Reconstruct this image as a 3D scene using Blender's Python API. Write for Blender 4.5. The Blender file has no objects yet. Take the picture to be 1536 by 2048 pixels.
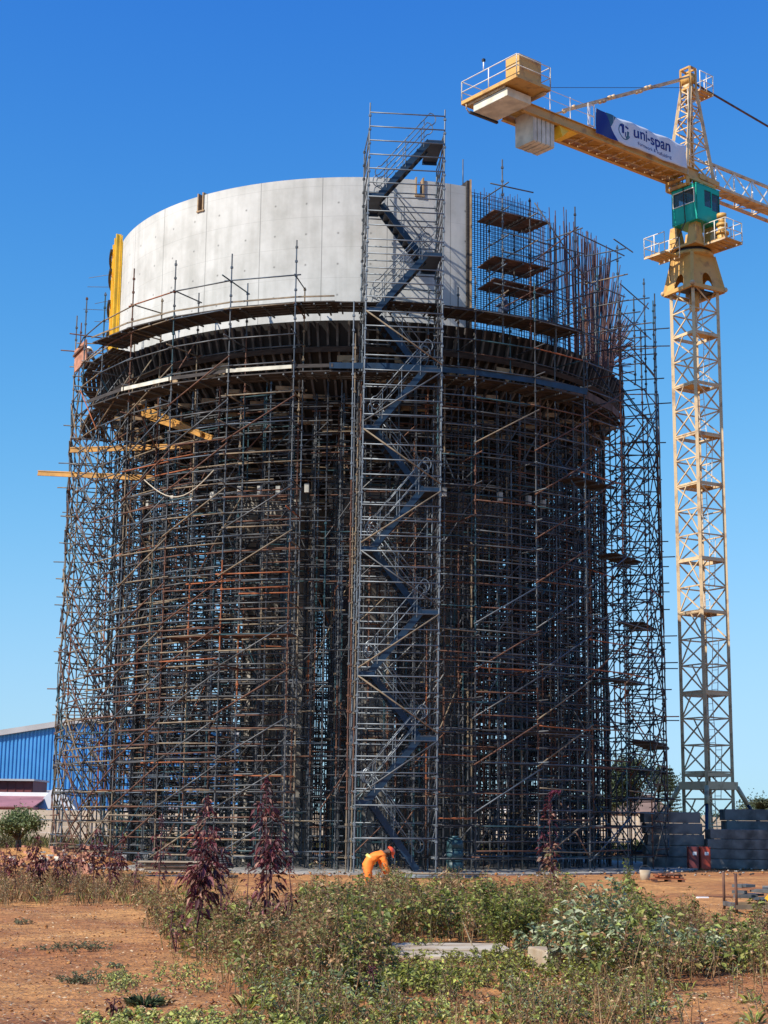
import bpy, bmesh, math, random
import numpy as np
from mathutils import Vector, Matrix
R_ = math.radians
rnd = random.Random(7)
nrs = np.random.RandomState(11)
scene = bpy.context.scene
col = scene.collection

# ------------------------------------------------------------------ camera, sky, sun, exposure
CAMH = 1.65
cam_d = bpy.data.cameras.new("camera")
cam = bpy.data.objects.new("camera", cam_d); col.objects.link(cam)
cam_d.sensor_fit = 'VERTICAL'; cam_d.sensor_height = 36.0
cam_d.lens = 3170.0 / 2048.0 * 36.0
cam_d.clip_start = 0.1; cam_d.clip_end = 4000
cam.location = (0, 0, CAMH)
cam.rotation_mode = 'QUATERNION'
q = Matrix.Rotation(R_(90 + 11.0), 4, 'X') @ Matrix.Rotation(0.0105, 4, 'Z')
cam.rotation_quaternion = q.to_quaternion()
scene.camera = cam

SUN_EL, SUN_B = R_(41), R_(33)
sdir = Vector((-math.cos(SUN_B) * math.cos(SUN_EL), -math.sin(SUN_B) * math.cos(SUN_EL), math.sin(SUN_EL)))
w = bpy.data.worlds.new("World"); scene.world = w; w.use_nodes = True
nt = w.node_tree; bg = nt.nodes['Background']
sky = nt.nodes.new('ShaderNodeTexSky'); sky.sky_type = 'NISHITA'; sky.sun_disc = False
sky.sun_elevation = SUN_EL
sky.sun_rotation = math.atan2(sdir.x, sdir.y)
sky.altitude = 1400; sky.air_density = 1.3; sky.dust_density = 0.1; sky.ozone_density = 1.8
sepc = nt.nodes.new('ShaderNodeSeparateColor'); comb = nt.nodes.new('ShaderNodeCombineColor')
nt.links.new(sky.outputs[0], sepc.inputs[0])
for ch, (pw, kk, aa) in enumerate(((2.4, 1.334, 2.52), (2.0, 1.807, 2.01), (0.5, 0.848, 0.0))):
    def mth(op, *ins):
        k_ = nt.nodes.new('ShaderNodeMath'); k_.operation = op
        for i_, v_ in enumerate(ins):
            if isinstance(v_, (int, float)): k_.inputs[i_].default_value = v_
            else: nt.links.new(v_, k_.inputs[i_])
        return k_.outputs[0]
    q_ = mth('POWER', mth('MULTIPLY', sepc.outputs[ch], 0.205), pw)
    r_ = mth('DIVIDE', mth('MULTIPLY', q_, kk / 0.205), mth('ADD', mth('MULTIPLY', q_, aa), 1.0))
    nt.links.new(r_, comb.inputs[ch])
nt.links.new(comb.outputs[0], bg.inputs[0]); bg.inputs[1].default_value = 0.15
sun_d = bpy.data.lights.new("sun", 'SUN'); sun_d.energy = 5.0; sun_d.angle = R_(0.5); sun_d.color = (1, 0.93, 0.82)
sun = bpy.data.objects.new("sun", sun_d); col.objects.link(sun)
sun.rotation_euler = (-sdir).to_track_quat('-Z', 'Y').to_euler()
scene.view_settings.view_transform = 'Standard'; scene.view_settings.look = 'None'
scene.view_settings.exposure = 0.45; scene.view_settings.gamma = 1
scene.cycles.max_bounces = 5; scene.cycles.diffuse_bounces = 3; scene.cycles.glossy_bounces = 2
scene.cycles.transmission_bounces = 3; scene.cycles.transparent_max_bounces = 4

# ------------------------------------------------------------------ materials
MATS = {}
def mat(name, color, rough=0.7, metal=0.0, noise=0.0, scale=5.0, bump=0.0, detail=6, col2=None, contrast=(0.35, 0.65), stretch=None, transl=0.0):
    m = bpy.data.materials.new(name); m.use_nodes = True; MATS[name] = m
    n = m.node_tree; p = n.nodes['Principled BSDF']
    p.inputs['Roughness'].default_value = rough; p.inputs['Metallic'].default_value = metal
    p.inputs['Base Color'].default_value = (*color, 1)
    if noise or col2 or bump:
        tc = n.nodes.new('ShaderNodeTexCoord'); src = tc.outputs['Object']
        if stretch:
            mp = n.nodes.new('ShaderNodeMapping'); mp.inputs['Scale'].default_value = stretch
            n.links.new(src, mp.inputs[0]); src = mp.outputs[0]
        nz = n.nodes.new('ShaderNodeTexNoise'); nz.inputs['Scale'].default_value = scale; nz.inputs['Detail'].default_value = detail
        n.links.new(src, nz.inputs['Vector'])
        cr = n.nodes.new('ShaderNodeValToRGB')
        cr.color_ramp.elements[0].position = contrast[0]; cr.color_ramp.elements[1].position = contrast[1]
        c2 = col2 if col2 else tuple(min(1, c * (1 + noise)) for c in color)
        c1 = color if col2 else tuple(c * (1 - noise) for c in color)
        cr.color_ramp.elements[0].color = (*c1, 1); cr.color_ramp.elements[1].color = (*c2, 1)
        n.links.new(nz.outputs['Fac'], cr.inputs[0]); n.links.new(cr.outputs[0], p.inputs['Base Color'])
        if bump:
            b = n.nodes.new('ShaderNodeBump'); b.inputs['Strength'].default_value = bump; b.inputs['Distance'].default_value = 0.02
            n.links.new(nz.outputs['Fac'], b.inputs['Height']); n.links.new(b.outputs[0], p.inputs['Normal'])
    return m

mat('galv', (0.085, 0.09, 0.095), 0.5, 0.2, 0.35, 3)
mat('galv_blue', (0.065, 0.085, 0.11), 0.5, 0.2, 0.3, 3)
mat('teal_paint', (0.02, 0.06, 0.075), 0.5, 0.1, 0.4, 3)
mat('rust', (0.07, 0.03, 0.022), 0.85, 0.0, col2=(0.15, 0.07, 0.04), scale=4)
mat('orange_rust', (0.28, 0.085, 0.03), 0.8, 0.0, 0.35, 4)
mat('tan_tube', (0.19, 0.145, 0.095), 0.8, 0.0, 0.35, 4)
mat('stair_tube', (0.15, 0.175, 0.20), 0.45, 0.3, 0.25, 3)
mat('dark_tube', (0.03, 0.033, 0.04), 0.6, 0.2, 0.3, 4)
mat('deck_wood', (0.038, 0.032, 0.03), 0.85, 0, 0.4, 3, stretch=(1, 1, 6))
mat('deck_steel', (0.04, 0.045, 0.06), 0.6, 0.2, 0.3, 3)
mat('timber', (0.30, 0.20, 0.11), 0.8, 0, 0.3, 4)
mat('deck_brown', (0.10, 0.06, 0.045), 0.85, 0, 0.4, 3)
mat('joist_wood', (0.085, 0.078, 0.072), 0.85, 0, 0.4, 3)
mat('yellow_timber', (0.42, 0.21, 0.04), 0.6, 0, 0.25, 2)
mat('yellow_form', (0.85, 0.52, 0.03), 0.5, 0, 0.15, 2)
mat('grey_block', (0.34, 0.33, 0.29), 0.8, 0, 0.25, 3)
mat('dirty_slab', (0.30, 0.22, 0.14), 0.9, 0, 0, 2.2, 0.5, col2=(0.46, 0.40, 0.31))
mat('pale_board', (0.55, 0.53, 0.44), 0.7, 0, 0.2, 3)
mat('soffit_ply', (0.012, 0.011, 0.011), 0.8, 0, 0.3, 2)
mat('blue_channel', (0.006, 0.026, 0.06), 0.5, 0.1, 0.3, 3)
mat('rebar_steel', (0.065, 0.035, 0.04), 0.8, 0.1, col2=(0.13, 0.055, 0.04), scale=2)
mat('rebar_blue', (0.05, 0.05, 0.09), 0.7, 0.2, 0.3, 3)
mat('crane_yellow', (0.34, 0.17, 0.05), 0.5, 0, 0, 2.2, 0, 9, col2=(0.58, 0.325, 0.085), contrast=(.30, .48))
mat('crane_cream', (0.36, 0.22, 0.12), 0.55, 0, 0, 2.5, 0, 9, col2=(0.62, 0.45, 0.26), contrast=(.32, .5))
mat('rail_white', (0.75, 0.68, 0.58), 0.5, 0, 0.1, 2)
mat('cab_green', (0.0, 0.36, 0.26), 0.45, 0, 0.1, 1.5)
mat('white', (0.8, 0.8, 0.8), 0.5, 0, 0.06, 2)
mat('black', (0.02, 0.02, 0.025), 0.5)
mat('slab_concrete', (0.30, 0.28, 0.25), 0.85, 0, 0.25, 2, 0.3)
mat('ballast_concrete', (0.60, 0.56, 0.46), 0.85, 0, 0.22, 1.6, 0.3)
mat('block_concrete', (0.125, 0.125, 0.122), 0.85, 0, 0.5, 1.8, 0.5, contrast=(.35, .6))
mat('precast', (0.50, 0.42, 0.32), 0.9, 0, 0.2, 0.8)
mat('maroon', (0.16, 0.035, 0.035), 0.6, 0, 0.2, 0.6)
mat('mauve', (0.30, 0.13, 0.14), 0.7, 0, 0.2, 0.6)
mat('roof_grey', (0.42, 0.42, 0.42), 0.6, 0, 0.1, 0.5)
mat('roof_brown', (0.20, 0.13, 0.10), 0.8, 0, 0.2, 0.5)
mat('red_plastic', (0.45, 0.06, 0.03), 0.5, 0, 0.2, 3)
mat('glass_dark', (0.03, 0.04, 0.05), 0.08)
mat('bark', (0.10, 0.075, 0.05), 0.9, 0, 0.3, 6)
mat('skin', (0.12, 0.065, 0.04), 0.6)
mat('hiviz', (0.95, 0.22, 0.02), 0.7, 0, 0.08, 8)
mat('hiviz_band', (0.55, 0.55, 0.15), 0.4)
mat('helmet_red', (0.85, 0.10, 0.03), 0.35)
mat('boot', (0.03, 0.025, 0.02), 0.7)
mat('denim', (0.05, 0.07, 0.12), 0.8)
mat('banner_white', (0.62, 0.66, 0.74), 0.55, 0, 0.06, 1.2)
mat('banner_navy', (0.01, 0.012, 0.16), 0.5)
mat('banner_teal', (0.03, 0.10, 0.16), 0.5)
mat('brick_rubble', (0.42, 0.19, 0.12), 0.9, 0, 0.35, 3, 0.4)
mat('rope', (0.55, 0.48, 0.36), 0.9)
mat('cable', (0.03, 0.03, 0.035), 0.6)

def soil_material():
    m = bpy.data.materials.new('soil'); m.use_nodes = True; MATS['soil'] = m
    n = m.node_tree; p = n.nodes['Principled BSDF']; p.inputs['Roughness'].default_value = 0.95
    tc = n.nodes.new('ShaderNodeTexCoord')
    a = n.nodes.new('ShaderNodeTexNoise'); a.inputs['Scale'].default_value = 0.35; a.inputs['Detail'].default_value = 8
    b = n.nodes.new('ShaderNodeTexNoise'); b.inputs['Scale'].default_value = 5; b.inputs['Detail'].default_value = 10; b.inputs['Roughness'].default_value = 0.7
    v = n.nodes.new('ShaderNodeTexVoronoi'); v.inputs['Scale'].default_value = 22
    for t in (a, b, v): n.links.new(tc.outputs['Object'], t.inputs['Vector'])
    r1 = n.nodes.new('ShaderNodeValToRGB'); e = r1.color_ramp.elements
    e[0].position = 0.36; e[0].color = (0.38, 0.145, 0.042, 1); e[1].position = 0.66; e[1].color = (0.63, 0.315, 0.10, 1)
    r2 = n.nodes.new('ShaderNodeValToRGB'); e = r2.color_ramp.elements
    e[0].position = 0.33; e[0].color = (0.45, 0.40, 0.36, 1); e[1].position = 0.62; e[1].color = (1.1, 1.08, 1.05, 1)
    n.links.new(a.outputs['Fac'], r1.inputs[0]); n.links.new(b.outputs['Fac'], r2.inputs[0])
    mx = n.nodes.new('ShaderNodeMix'); mx.data_type = 'RGBA'; mx.blend_type = 'MULTIPLY'; mx.inputs[0].default_value = 1.0
    n.links.new(r1.outputs[0], mx.inputs[6]); n.links.new(r2.outputs[0], mx.inputs[7])
    big = n.nodes.new('ShaderNodeTexNoise'); big.inputs['Scale'].default_value = 1.6; big.inputs['Detail'].default_value = 9; big.inputs['Distortion'].default_value = .6
    n.links.new(tc.outputs['Object'], big.inputs['Vector']); r3 = n.nodes.new('ShaderNodeValToRGB'); e = r3.color_ramp.elements
    e[0].position = .38; e[0].color = (.55, .50, .45, 1); e[1].position = .6; e[1].color = (1, 1, 1, 1); n.links.new(big.outputs['Fac'], r3.inputs[0])
    my = n.nodes.new('ShaderNodeMix'); my.data_type = 'RGBA'; my.blend_type = 'MULTIPLY'; my.inputs[0].default_value = .55
    n.links.new(mx.outputs[2], my.inputs[6]); n.links.new(r3.outputs[0], my.inputs[7]); n.links.new(my.outputs[2], p.inputs['Base Color'])
    ad = n.nodes.new('ShaderNodeMath'); ad.operation = 'MULTIPLY_ADD'; ad.inputs[1].default_value = .35
    n.links.new(v.outputs['Distance'], ad.inputs[0]); n.links.new(b.outputs['Fac'], ad.inputs[2])
    bp = n.nodes.new('ShaderNodeBump'); bp.inputs['Strength'].default_value = 0.9; bp.inputs['Distance'].default_value = 0.05
    n.links.new(ad.outputs[0], bp.inputs['Height']); n.links.new(bp.outputs[0], p.inputs['Normal'])
soil_material()

def wall_material():
    m = bpy.data.materials.new('cast_concrete'); m.use_nodes = True; MATS['cast_concrete'] = m
    n = m.node_tree; p = n.nodes['Principled BSDF']; p.inputs['Roughness'].default_value = 0.8
    tc = n.nodes.new('ShaderNodeTexCoord'); sep = n.nodes.new('ShaderNodeSeparateXYZ'); n.links.new(tc.outputs['Object'], sep.inputs[0])
    def M(op, a, b=None, c=None):
        k = n.nodes.new('ShaderNodeMath'); k.operation = op
        for i, s in enumerate((a, b, c)):
            if s is None: continue
            if isinstance(s, (int, float)): k.inputs[i].default_value = s
            else: n.links.new(s, k.inputs[i])
        return k.outputs[0]
    ny = M('MULTIPLY', sep.outputs['Y'], -1)
    th = M('MULTIPLY', M('ARCTAN2', sep.outputs['X'], ny), 180 / math.pi)
    u = M('FRACT', M('DIVIDE', M('ADD', th, 7.6 + 131), 13.1))
    line = M('MINIMUM', u, M('SUBTRACT', 1, u))
    isline = M('LESS_THAN', line, 0.006)
    v = M('FRACT', M('DIVIDE', M('ADD', sep.outputs['Z'], 0.2), 1.13))
    hl = M('MULTIPLY', M('LESS_THAN', v, 0.014), 0.35)
    # tie holes
    u4 = M('ABSOLUTE', M('SUBTRACT', M('FRACT', M('MULTIPLY', u, 2)), 0.5))
    du = M('MULTIPLY', M('SUBTRACT', u4, 0.0), 13.1 / 2 * math.pi / 180 * 10)
    dv = M('MULTIPLY', M('SUBTRACT', v, 0.45), 1.13)
    dist = M('SQRT', M('ADD', M('MULTIPLY', du, du), M('MULTIPLY', dv, dv)))
    hole = M('LESS_THAN', dist, 0.032)
    halo = M('MULTIPLY', M('LESS_THAN', dist, 0.055), 0.25)
    nz = n.nodes.new('ShaderNodeTexNoise'); nz.inputs['Scale'].default_value = 0.7; nz.inputs['Detail'].default_value = 7; nz.inputs['Roughness'].default_value = 0.62
    n.links.new(tc.outputs['Object'], nz.inputs['Vector'])
    cr = n.nodes.new('ShaderNodeValToRGB'); e = cr.color_ramp.elements
    e[0].position = 0.33; e[0].color = (0.41, 0.405, 0.38, 1); e[1].position = 0.62; e[1].color = (0.55, 0.545, 0.52, 1)
    n.links.new(nz.outputs['Fac'], cr.inputs[0])
    # vertical streaks of run-down
    mp = n.nodes.new('ShaderNodeMapping'); mp.inputs['Scale'].default_value = (2.5, 2.5, 0.25); n.links.new(tc.outputs['Object'], mp.inputs[0])
    n2 = n.nodes.new('ShaderNodeTexNoise'); n2.inputs['Scale'].default_value = 1.2; n2.inputs['Detail'].default_value = 5; n.links.new(mp.outputs[0], n2.inputs['Vector'])
    c2 = n.nodes.new('ShaderNodeValToRGB'); e = c2.color_ramp.elements
    e[0].position = 0.35; e[0].color = (0.88, 0.88, 0.87, 1); e[1].position = 0.55; e[1].color = (1, 1, 1, 1)
    n.links.new(n2.outputs['Fac'], c2.inputs[0])
    mx = n.nodes.new('ShaderNodeMix'); mx.data_type = 'RGBA'; mx.blend_type = 'MULTIPLY'; mx.inputs[0].default_value = 1
    n.links.new(cr.outputs[0], mx.inputs[6]); n.links.new(c2.outputs[0], mx.inputs[7])
    dark = M('MINIMUM', M('ADD', M('ADD', isline, hl), M('ADD', hole, halo)), 1.0)
    m2 = n.nodes.new('ShaderNodeMix'); m2.data_type = 'RGBA'; n.links.new(M('MULTIPLY', dark, 0.62), m2.inputs[0])
    n.links.new(mx.outputs[2], m2.inputs[6]); m2.inputs[7].default_value = (0.10, 0.10, 0.095, 1)
    n.links.new(m2.outputs[2], p.inputs['Base Color'])
    bp = n.nodes.new('ShaderNodeBump'); bp.inputs['Strength'].default_value = 0.25; bp.inputs['Distance'].default_value = 0.03
    n.links.new(nz.outputs['Fac'], bp.inputs['Height']); n.links.new(bp.outputs[0], p.inputs['Normal'])
wall_material()

def corrugated(name, c1, c2, scale, axis='X'):
    m = bpy.data.materials.new(name); m.use_nodes = True; MATS[name] = m
    n = m.node_tree; p = n.nodes['Principled BSDF']; p.inputs['Roughness'].default_value = 0.5
    tc = n.nodes.new('ShaderNodeTexCoord')
    nz = n.nodes.new('ShaderNodeTexNoise'); nz.inputs['Scale'].default_value = 0.5; n.links.new(tc.outputs['Object'], nz.inputs['Vector'])
    cr = n.nodes.new('ShaderNodeValToRGB'); e = cr.color_ramp.elements
    e[0].color = (*c1, 1); e[1].color = (*c2, 1); e[0].position = .3; e[1].position = .7
    n.links.new(nz.outputs['Fac'], cr.inputs[0]); n.links.new(cr.outputs[0], p.inputs['Base Color'])
corrugated('blue_sheet', (0.045, 0.25, 0.56), (0.07, 0.31, 0.66), 1)

def leaf_material(name, transl=0.3, rough=0.6):
    m = bpy.data.materials.new(name); m.use_nodes = True; MATS[name] = m
    n = m.node_tree; p = n.nodes['Principled BSDF']; p.inputs['Roughness'].default_value = rough
    at = n.nodes.new('ShaderNodeAttribute'); at.attribute_name = 'leafcol'
    n.links.new(at.outputs['Color'], p.inputs['Base Color'])
    tr = n.nodes.new('ShaderNodeBsdfTranslucent'); n.links.new(at.outputs['Color'], tr.inputs['Color'])
    mx = n.nodes.new('ShaderNodeMixShader'); mx.inputs[0].default_value = transl
    out = n.nodes['Material Output']
    n.links.new(p.outputs[0], mx.inputs[1]); n.links.new(tr.outputs[0], mx.inputs[2]); n.links.new(mx.outputs[0], out.inputs[0])
leaf_material('leaf', 0.3)

# ------------------------------------------------------------------ helpers
def tag(o, label=None, cat=None, group=None, kind=None):
    if label: o['label'] = label
    if cat: o['category'] = cat
    if group: o['group'] = group
    if kind: o['kind'] = kind
    return o
def thing(name, label, cat, loc=(0, 0, 0), group=None):
    o = bpy.data.objects.new(name, None); o.empty_display_size = 0.2
    o.location = loc; col.objects.link(o); tag(o, label, cat, group); return o

class MB:
    def __init__(s): s.v = []; s.f = []; s.m = []; s.mats = []; s.smooth = []
    def mi(s, m):
        if m not in s.mats: s.mats.append(m)
        return s.mats.index(m)
    def add(s, vs, fs, m, smooth=False):
        o = len(s.v); k = s.mi(m)
        s.v.extend([tuple(v) for v in vs])
        for f in fs: s.f.append(tuple(i + o for i in f)); s.m.append(k); s.smooth.append(smooth)
    def tube(s, a, b, r, m, n=6, r2=None, cap=True):
        a = Vector(a); b = Vector(b); d = b - a
        if d.length < 1e-6: return
        d.normalize(); up = Vector((0, 0, 1)) if abs(d.z) < 0.9 else Vector((1, 0, 0))
        x = d.cross(up).normalized(); y = d.cross(x)
        if r2 is None: r2 = r
        vs = []
        for c, rr in ((a, r), (b, r2)):
            for i in range(n):
                t = 2 * math.pi * i / n
                vs.append(c + x * (rr * math.cos(t)) + y * (rr * math.sin(t)))
        fs = [(i, (i + 1) % n, n + (i + 1) % n, n + i) for i in range(n)]
        if cap: fs += [tuple(range(n))[::-1], tuple(range(n, 2 * n))]
        s.add(vs, fs, m, n > 5)
    def beam(s, a, b, w_, h, m, up=(0, 0, 1)):
        a = Vector(a); b = Vector(b); d = (b - a).normalized(); up = Vector(up)
        if abs(d.dot(up)) > 0.98: up = Vector((0, 1, 0))
        x = d.cross(up).normalized(); y = x.cross(d).normalized()
        vs = [c + x * sx * w_ / 2 + y * sy * h / 2 for c in (a, b) for sx, sy in ((-1, -1), (1, -1), (1, 1), (-1, 1))]
        s.add(vs, [(0, 1, 2, 3), (7, 6, 5, 4), (0, 4, 5, 1), (1, 5, 6, 2), (2, 6, 7, 3), (3, 7, 4, 0)], m)
    def box(s, c, size, m, yaw=0.0):
        c = Vector(c); ca, sa = math.cos(yaw), math.sin(yaw); vs = []
        for sz in (-.5, .5):
            for sx, sy in ((-.5, -.5), (.5, -.5), (.5, .5), (-.5, .5)):
                x = sx * size[0]; y = sy * size[1]
                vs.append(c + Vector((x * ca - y * sa, x * sa + y * ca, sz * size[2])))
        s.add(vs, [(3, 2, 1, 0), (4, 5, 6, 7), (0, 1, 5, 4), (1, 2, 6, 5), (2, 3, 7, 6), (3, 0, 4, 7)], m)
    def hexa(s, bot, top, m):   # 4 bottom points, 4 top points
        s.add(list(bot) + list(top), [(3, 2, 1, 0), (4, 5, 6, 7), (0, 1, 5, 4), (1, 2, 6, 5), (2, 3, 7, 6), (3, 0, 4, 7)], m)
    def path(s, pts, r, m, n=6):
        for a, b in zip(pts[:-1], pts[1:]): s.tube(a, b, r, m, n, cap=True)
    def ball(s, c, r, m, n=8, sz=1.0):
        c = Vector(c); vs = [c + Vector((0, 0, -r * sz))]; rings = n // 2
        for j in range(1, rings):
            ph = -math.pi / 2 + math.pi * j / rings
            for i in range(n):
                t = 2 * math.pi * i / n
                vs.append(c + Vector((r * math.cos(ph) * math.cos(t), r * math.cos(ph) * math.sin(t), r * sz * math.sin(ph))))
        vs.append(c + Vector((0, 0, r * sz))); fs = []
        for i in range(n): fs.append((0, 1 + (i + 1) % n, 1 + i))
        for j in range(rings - 2):
            for i in range(n):
                a = 1 + j * n + i; b = 1 + j * n + (i + 1) % n; fs.append((a, b, b + n, a + n))
        L = len(vs) - 1
        for i in range(n): fs.append((1 + (rings - 2) * n + i, 1 + (rings - 2) * n + (i + 1) % n, L))
        s.add(vs, fs, m, True)
    def build(s, name, parent=None, label=None, cat=None, group=None, kind=None, bevel=0):
        if not s.v: return None
        o_ = Vector((0, 0, 0))
        if parent is not None:
            p = parent
            while p is not None: o_ += p.location; p = p.parent
            base = Vector((0, 0, 0))
        else:
            arr = np.array(s.v); base = Vector(((arr[:, 0].min() + arr[:, 0].max()) / 2, (arr[:, 1].min() + arr[:, 1].max()) / 2, arr[:, 2].min()))
            o_ = base
        me = bpy.data.meshes.new(name)
        arr = np.array(s.v, dtype=float) - np.array(o_)
        me.from_pydata(arr.tolist(), [], s.f)
        for m in s.mats: me.materials.append(MATS[m])
        me.polygons.foreach_set('material_index', s.m)
        me.polygons.foreach_set('use_smooth', s.smooth)
        me.update()
        o = bpy.data.objects.new(name, me); col.objects.link(o)
        if parent is not None: o.parent = parent
        else: o.location = base
        if bevel:
            bv = o.modifiers.new('bevel', 'BEVEL'); bv.width = bevel; bv.segments = 2; bv.limit_method = 'ANGLE'
        tag(o, label, cat, group, kind); return o

def emit(parent, name, items, limit=100, cam_pos=(0, 0, 1.65)):
    """items: list of (sortkey_point, drawfn). The nearest become parts of their own, the rest one 'stuff' part."""
    c = Vector(cam_pos)
    items = sorted(items, key=lambda it: (Vector(it[0]) - c).length)
    for p, fn in items[:limit]:
        mb = MB(); fn(mb); mb.build(name, parent)
    if len(items) > limit:
        mb = MB()
        for p, fn in items[limit:]: fn(mb)
        mb.build(name, parent, kind='stuff')

def tube_item(a, b, r, m, n=6):
    mid = (Vector(a) + Vector(b)) / 2
    return (mid, lambda mb, a=a, b=b, r=r, m=m, n=n: mb.tube(a, b, r, m, n))
def pickmat(wts=None):
    wts = wts or (('galv', 50), ('galv_blue', 12), ('rust', 16), ('tan_tube', 12), ('teal_paint', 6), ('orange_rust', 4))
    t = rnd.uniform(0, sum(x for _, x in wts))
    for m, x in wts:
        t -= x
        if t <= 0: return m
    return wts[0][0]
def standard_item(x, y, z0, z1, r=0.026, wts=None, ring=True, n=6, lean=(0, 0)):
    segs = []; z = z0
    while z < z1 - 0.01:
        L = rnd.choice((2.0, 2.5, 3.0)); zz = min(z1, z + L); segs.append((z, zz, pickmat(wts))); z = zz
    def fn(mb):
        for a, b, m in segs:
            fa = (a - z0) / max(.1, z1 - z0); fb = (b - z0) / max(.1, z1 - z0)
            mb.tube((x + lean[0] * fa, y + lean[1] * fa, a), (x + lean[0] * fb, y + lean[1] * fb, b), r, m, n, cap=False)
            if ring:
                k = math.ceil(a / 0.5) * 0.5
                while k < b:
                    fk = (k - z0) / max(.1, z1 - z0)
                    mb.tube((x + lean[0] * fk, y + lean[1] * fk, k - .035), (x + lean[0] * fk, y + lean[1] * fk, k + .035), r * 2.0, m, 5)
                    k += 0.5
        mb.tube((x, y, z0), (x, y, z0 + .02), 0.075, segs[0][2], 4)
    return ((x, y, (z0 + z1) / 2), fn)

# tank axis
CX, CY = -0.95, 62.5
def pol(th, r, z): return pol0(th, r, z)
def pol0(th, r, z):
    t = R_(th); return Vector((CX + r * math.sin(t), CY - r * math.cos(t), z))

# ------------------------------------------------------------------ ground
def gh(x, y):
    return 0.035 * math.sin(x * 0.9 + 1.3) * math.cos(y * 0.7) + 0.025 * math.sin(x * 2.3 + y * 1.7)
def build_ground():
    xs = [-1200, -400, -120, -60, -30] + [-16 + i * 0.5 for i in range(65)] + [30, 60, 120, 400, 1200]
    ys = [-60, 0, 6] + [10 + i * 0.5 for i in range(80)] + [52, 56, 60, 70, 85, 110, 160, 300, 700, 2500]
    vs = []; fs = []
    for y in ys:
        for x in xs:
            near = 10 <= y <= 48 and -16 <= x <= 16
            vs.append((x, y, gh(x, y) + (rnd.uniform(-.012, .012) if near else 0) if near else -0.0))
    W = len(xs)
    for j in range(len(ys) - 1):
        for i in range(W - 1): fs.append((j * W + i, j * W + i + 1, (j + 1) * W + i + 1, (j + 1) * W + i))
    me = bpy.data.meshes.new('ground'); me.from_pydata(vs, [], fs); me.materials.append(MATS['soil'])
    for p in me.polygons: p.use_smooth = True
    o = bpy.data.objects.new('ground', me); col.objects.link(o); tag(o, kind='structure')
build_ground()

# ------------------------------------------------------------------ water tower
tower = thing('water_tower', 'unfinished round concrete water tank on flared pillars inside the scaffolding', 'water tower', (CX, CY, 0))
RT = 10.0
notches = [(-36.3, -34.7), (11.2, 12.9)]
def cyl_wall(th0, th1, r, thick, z0, z1, m, step=1.0, notch=()):
    mb = MB(); cuts = [th0 + i * (th1 - th0) / max(1, int((th1 - th0) / step)) for i in range(int((th1 - th0) / step) + 1)]
    for a, b in notch: cuts += [a, b]
    cuts = sorted(set(cuts)); cuts = [c for i, c in enumerate(cuts) if i == 0 or c - cuts[i - 1] > .05]
    def top(t):
        for a, b in notch:
            if a - .01 < t < b + .01: return z1 - 0.62
        return z1
    for k in range(len(cuts) - 1):
        a, b = cuts[k], cuts[k + 1]; zt = top((a + b) / 2)
        P = [pol(a, r, z0), pol(b, r, z0), pol(b, r, zt), pol(a, r, zt), pol(a, r - thick, z0), pol(b, r - thick, z0), pol(b, r - thick, zt), pol(a, r - thick, zt)]
        fs = [(0, 1, 2, 3), (5, 4, 7, 6), (3, 2, 6, 7), (0, 4, 5, 1)]
        zl = top((cuts[k - 1] + a) / 2) if k > 0 else None
        zr = top((cuts[k + 2] + b) / 2) if k < len(cuts) - 2 else None
        if zl is None or zl < zt: fs.append((0, 3, 7, 4))
        if zr is None or zr < zt: fs.append((1, 5, 6, 2))
        mb.add(P, fs, m)
    return mb
wmb = cyl_wall(-120, 22, RT, 0.35, 18.0, 23.85, 'cast_concrete', 1.0, notches)
wall = wmb.build('wall', tower)
# frames of the two rim openings
for a, b in notches:
    mb = MB(); mid = (a + b) / 2; yaw = R_(mid)
    for th in (a, b): mb.box(pol(th + (.12 if th == a else -.12), RT - .16, 23.58), (0.05, 0.42, 0.72), 'timber', R_(th))
    mb.box(pol(mid, RT - .16, 23.255), (0.36, 0.42, 0.05), 'timber', yaw)
    if a < 0:
        for k in (-.5, 0, .5): mb.tube(pol(mid + k * .8, RT - .2, 23.28), pol(mid + k * .8, RT - .2, 23.95), .012, 'rebar_steel', 5)
        mb.box(pol(mid, RT - .33, 23.58), (0.26, 0.03, 0.6), 'deck_wood', yaw)
    mb.build('opening_frame', tower)
# stubs of rebar along the rim
mb = MB()
for i in range(260):
    th = -88 + i * 109 / 260 + rnd.uniform(-.1, .1)
    z = 23.85 + rnd.uniform(0.02, 0.14)
    mb.tube(pol(th, RT - .28, 23.8), pol(th + rnd.uniform(-.2, .2), RT - .28, z), .011, 'rebar_steel', 4)
mb.build('starter_bars', tower, kind='stuff')
# timber stop end at the right edge of the wall
mb = MB()
mb.beam(pol(22.35, RT - .17, 17.8), pol(22.35, RT - .17, 24.05), 0.10, 0.5, 'deck_wood', up=pol(22.35, 1, 0) - pol(22.35, 0, 0))
mb.beam(pol(22.9, RT + .05, 18.2), pol(22.9, RT + .05, 24.1), 0.08, 0.09, 'timber')
mb.tube(pol(21.6, RT - .1, 23.6), pol(21.6, RT - .1, 24.9), .022, 'galv', 6)
mb.build('stop_end', tower)
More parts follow.
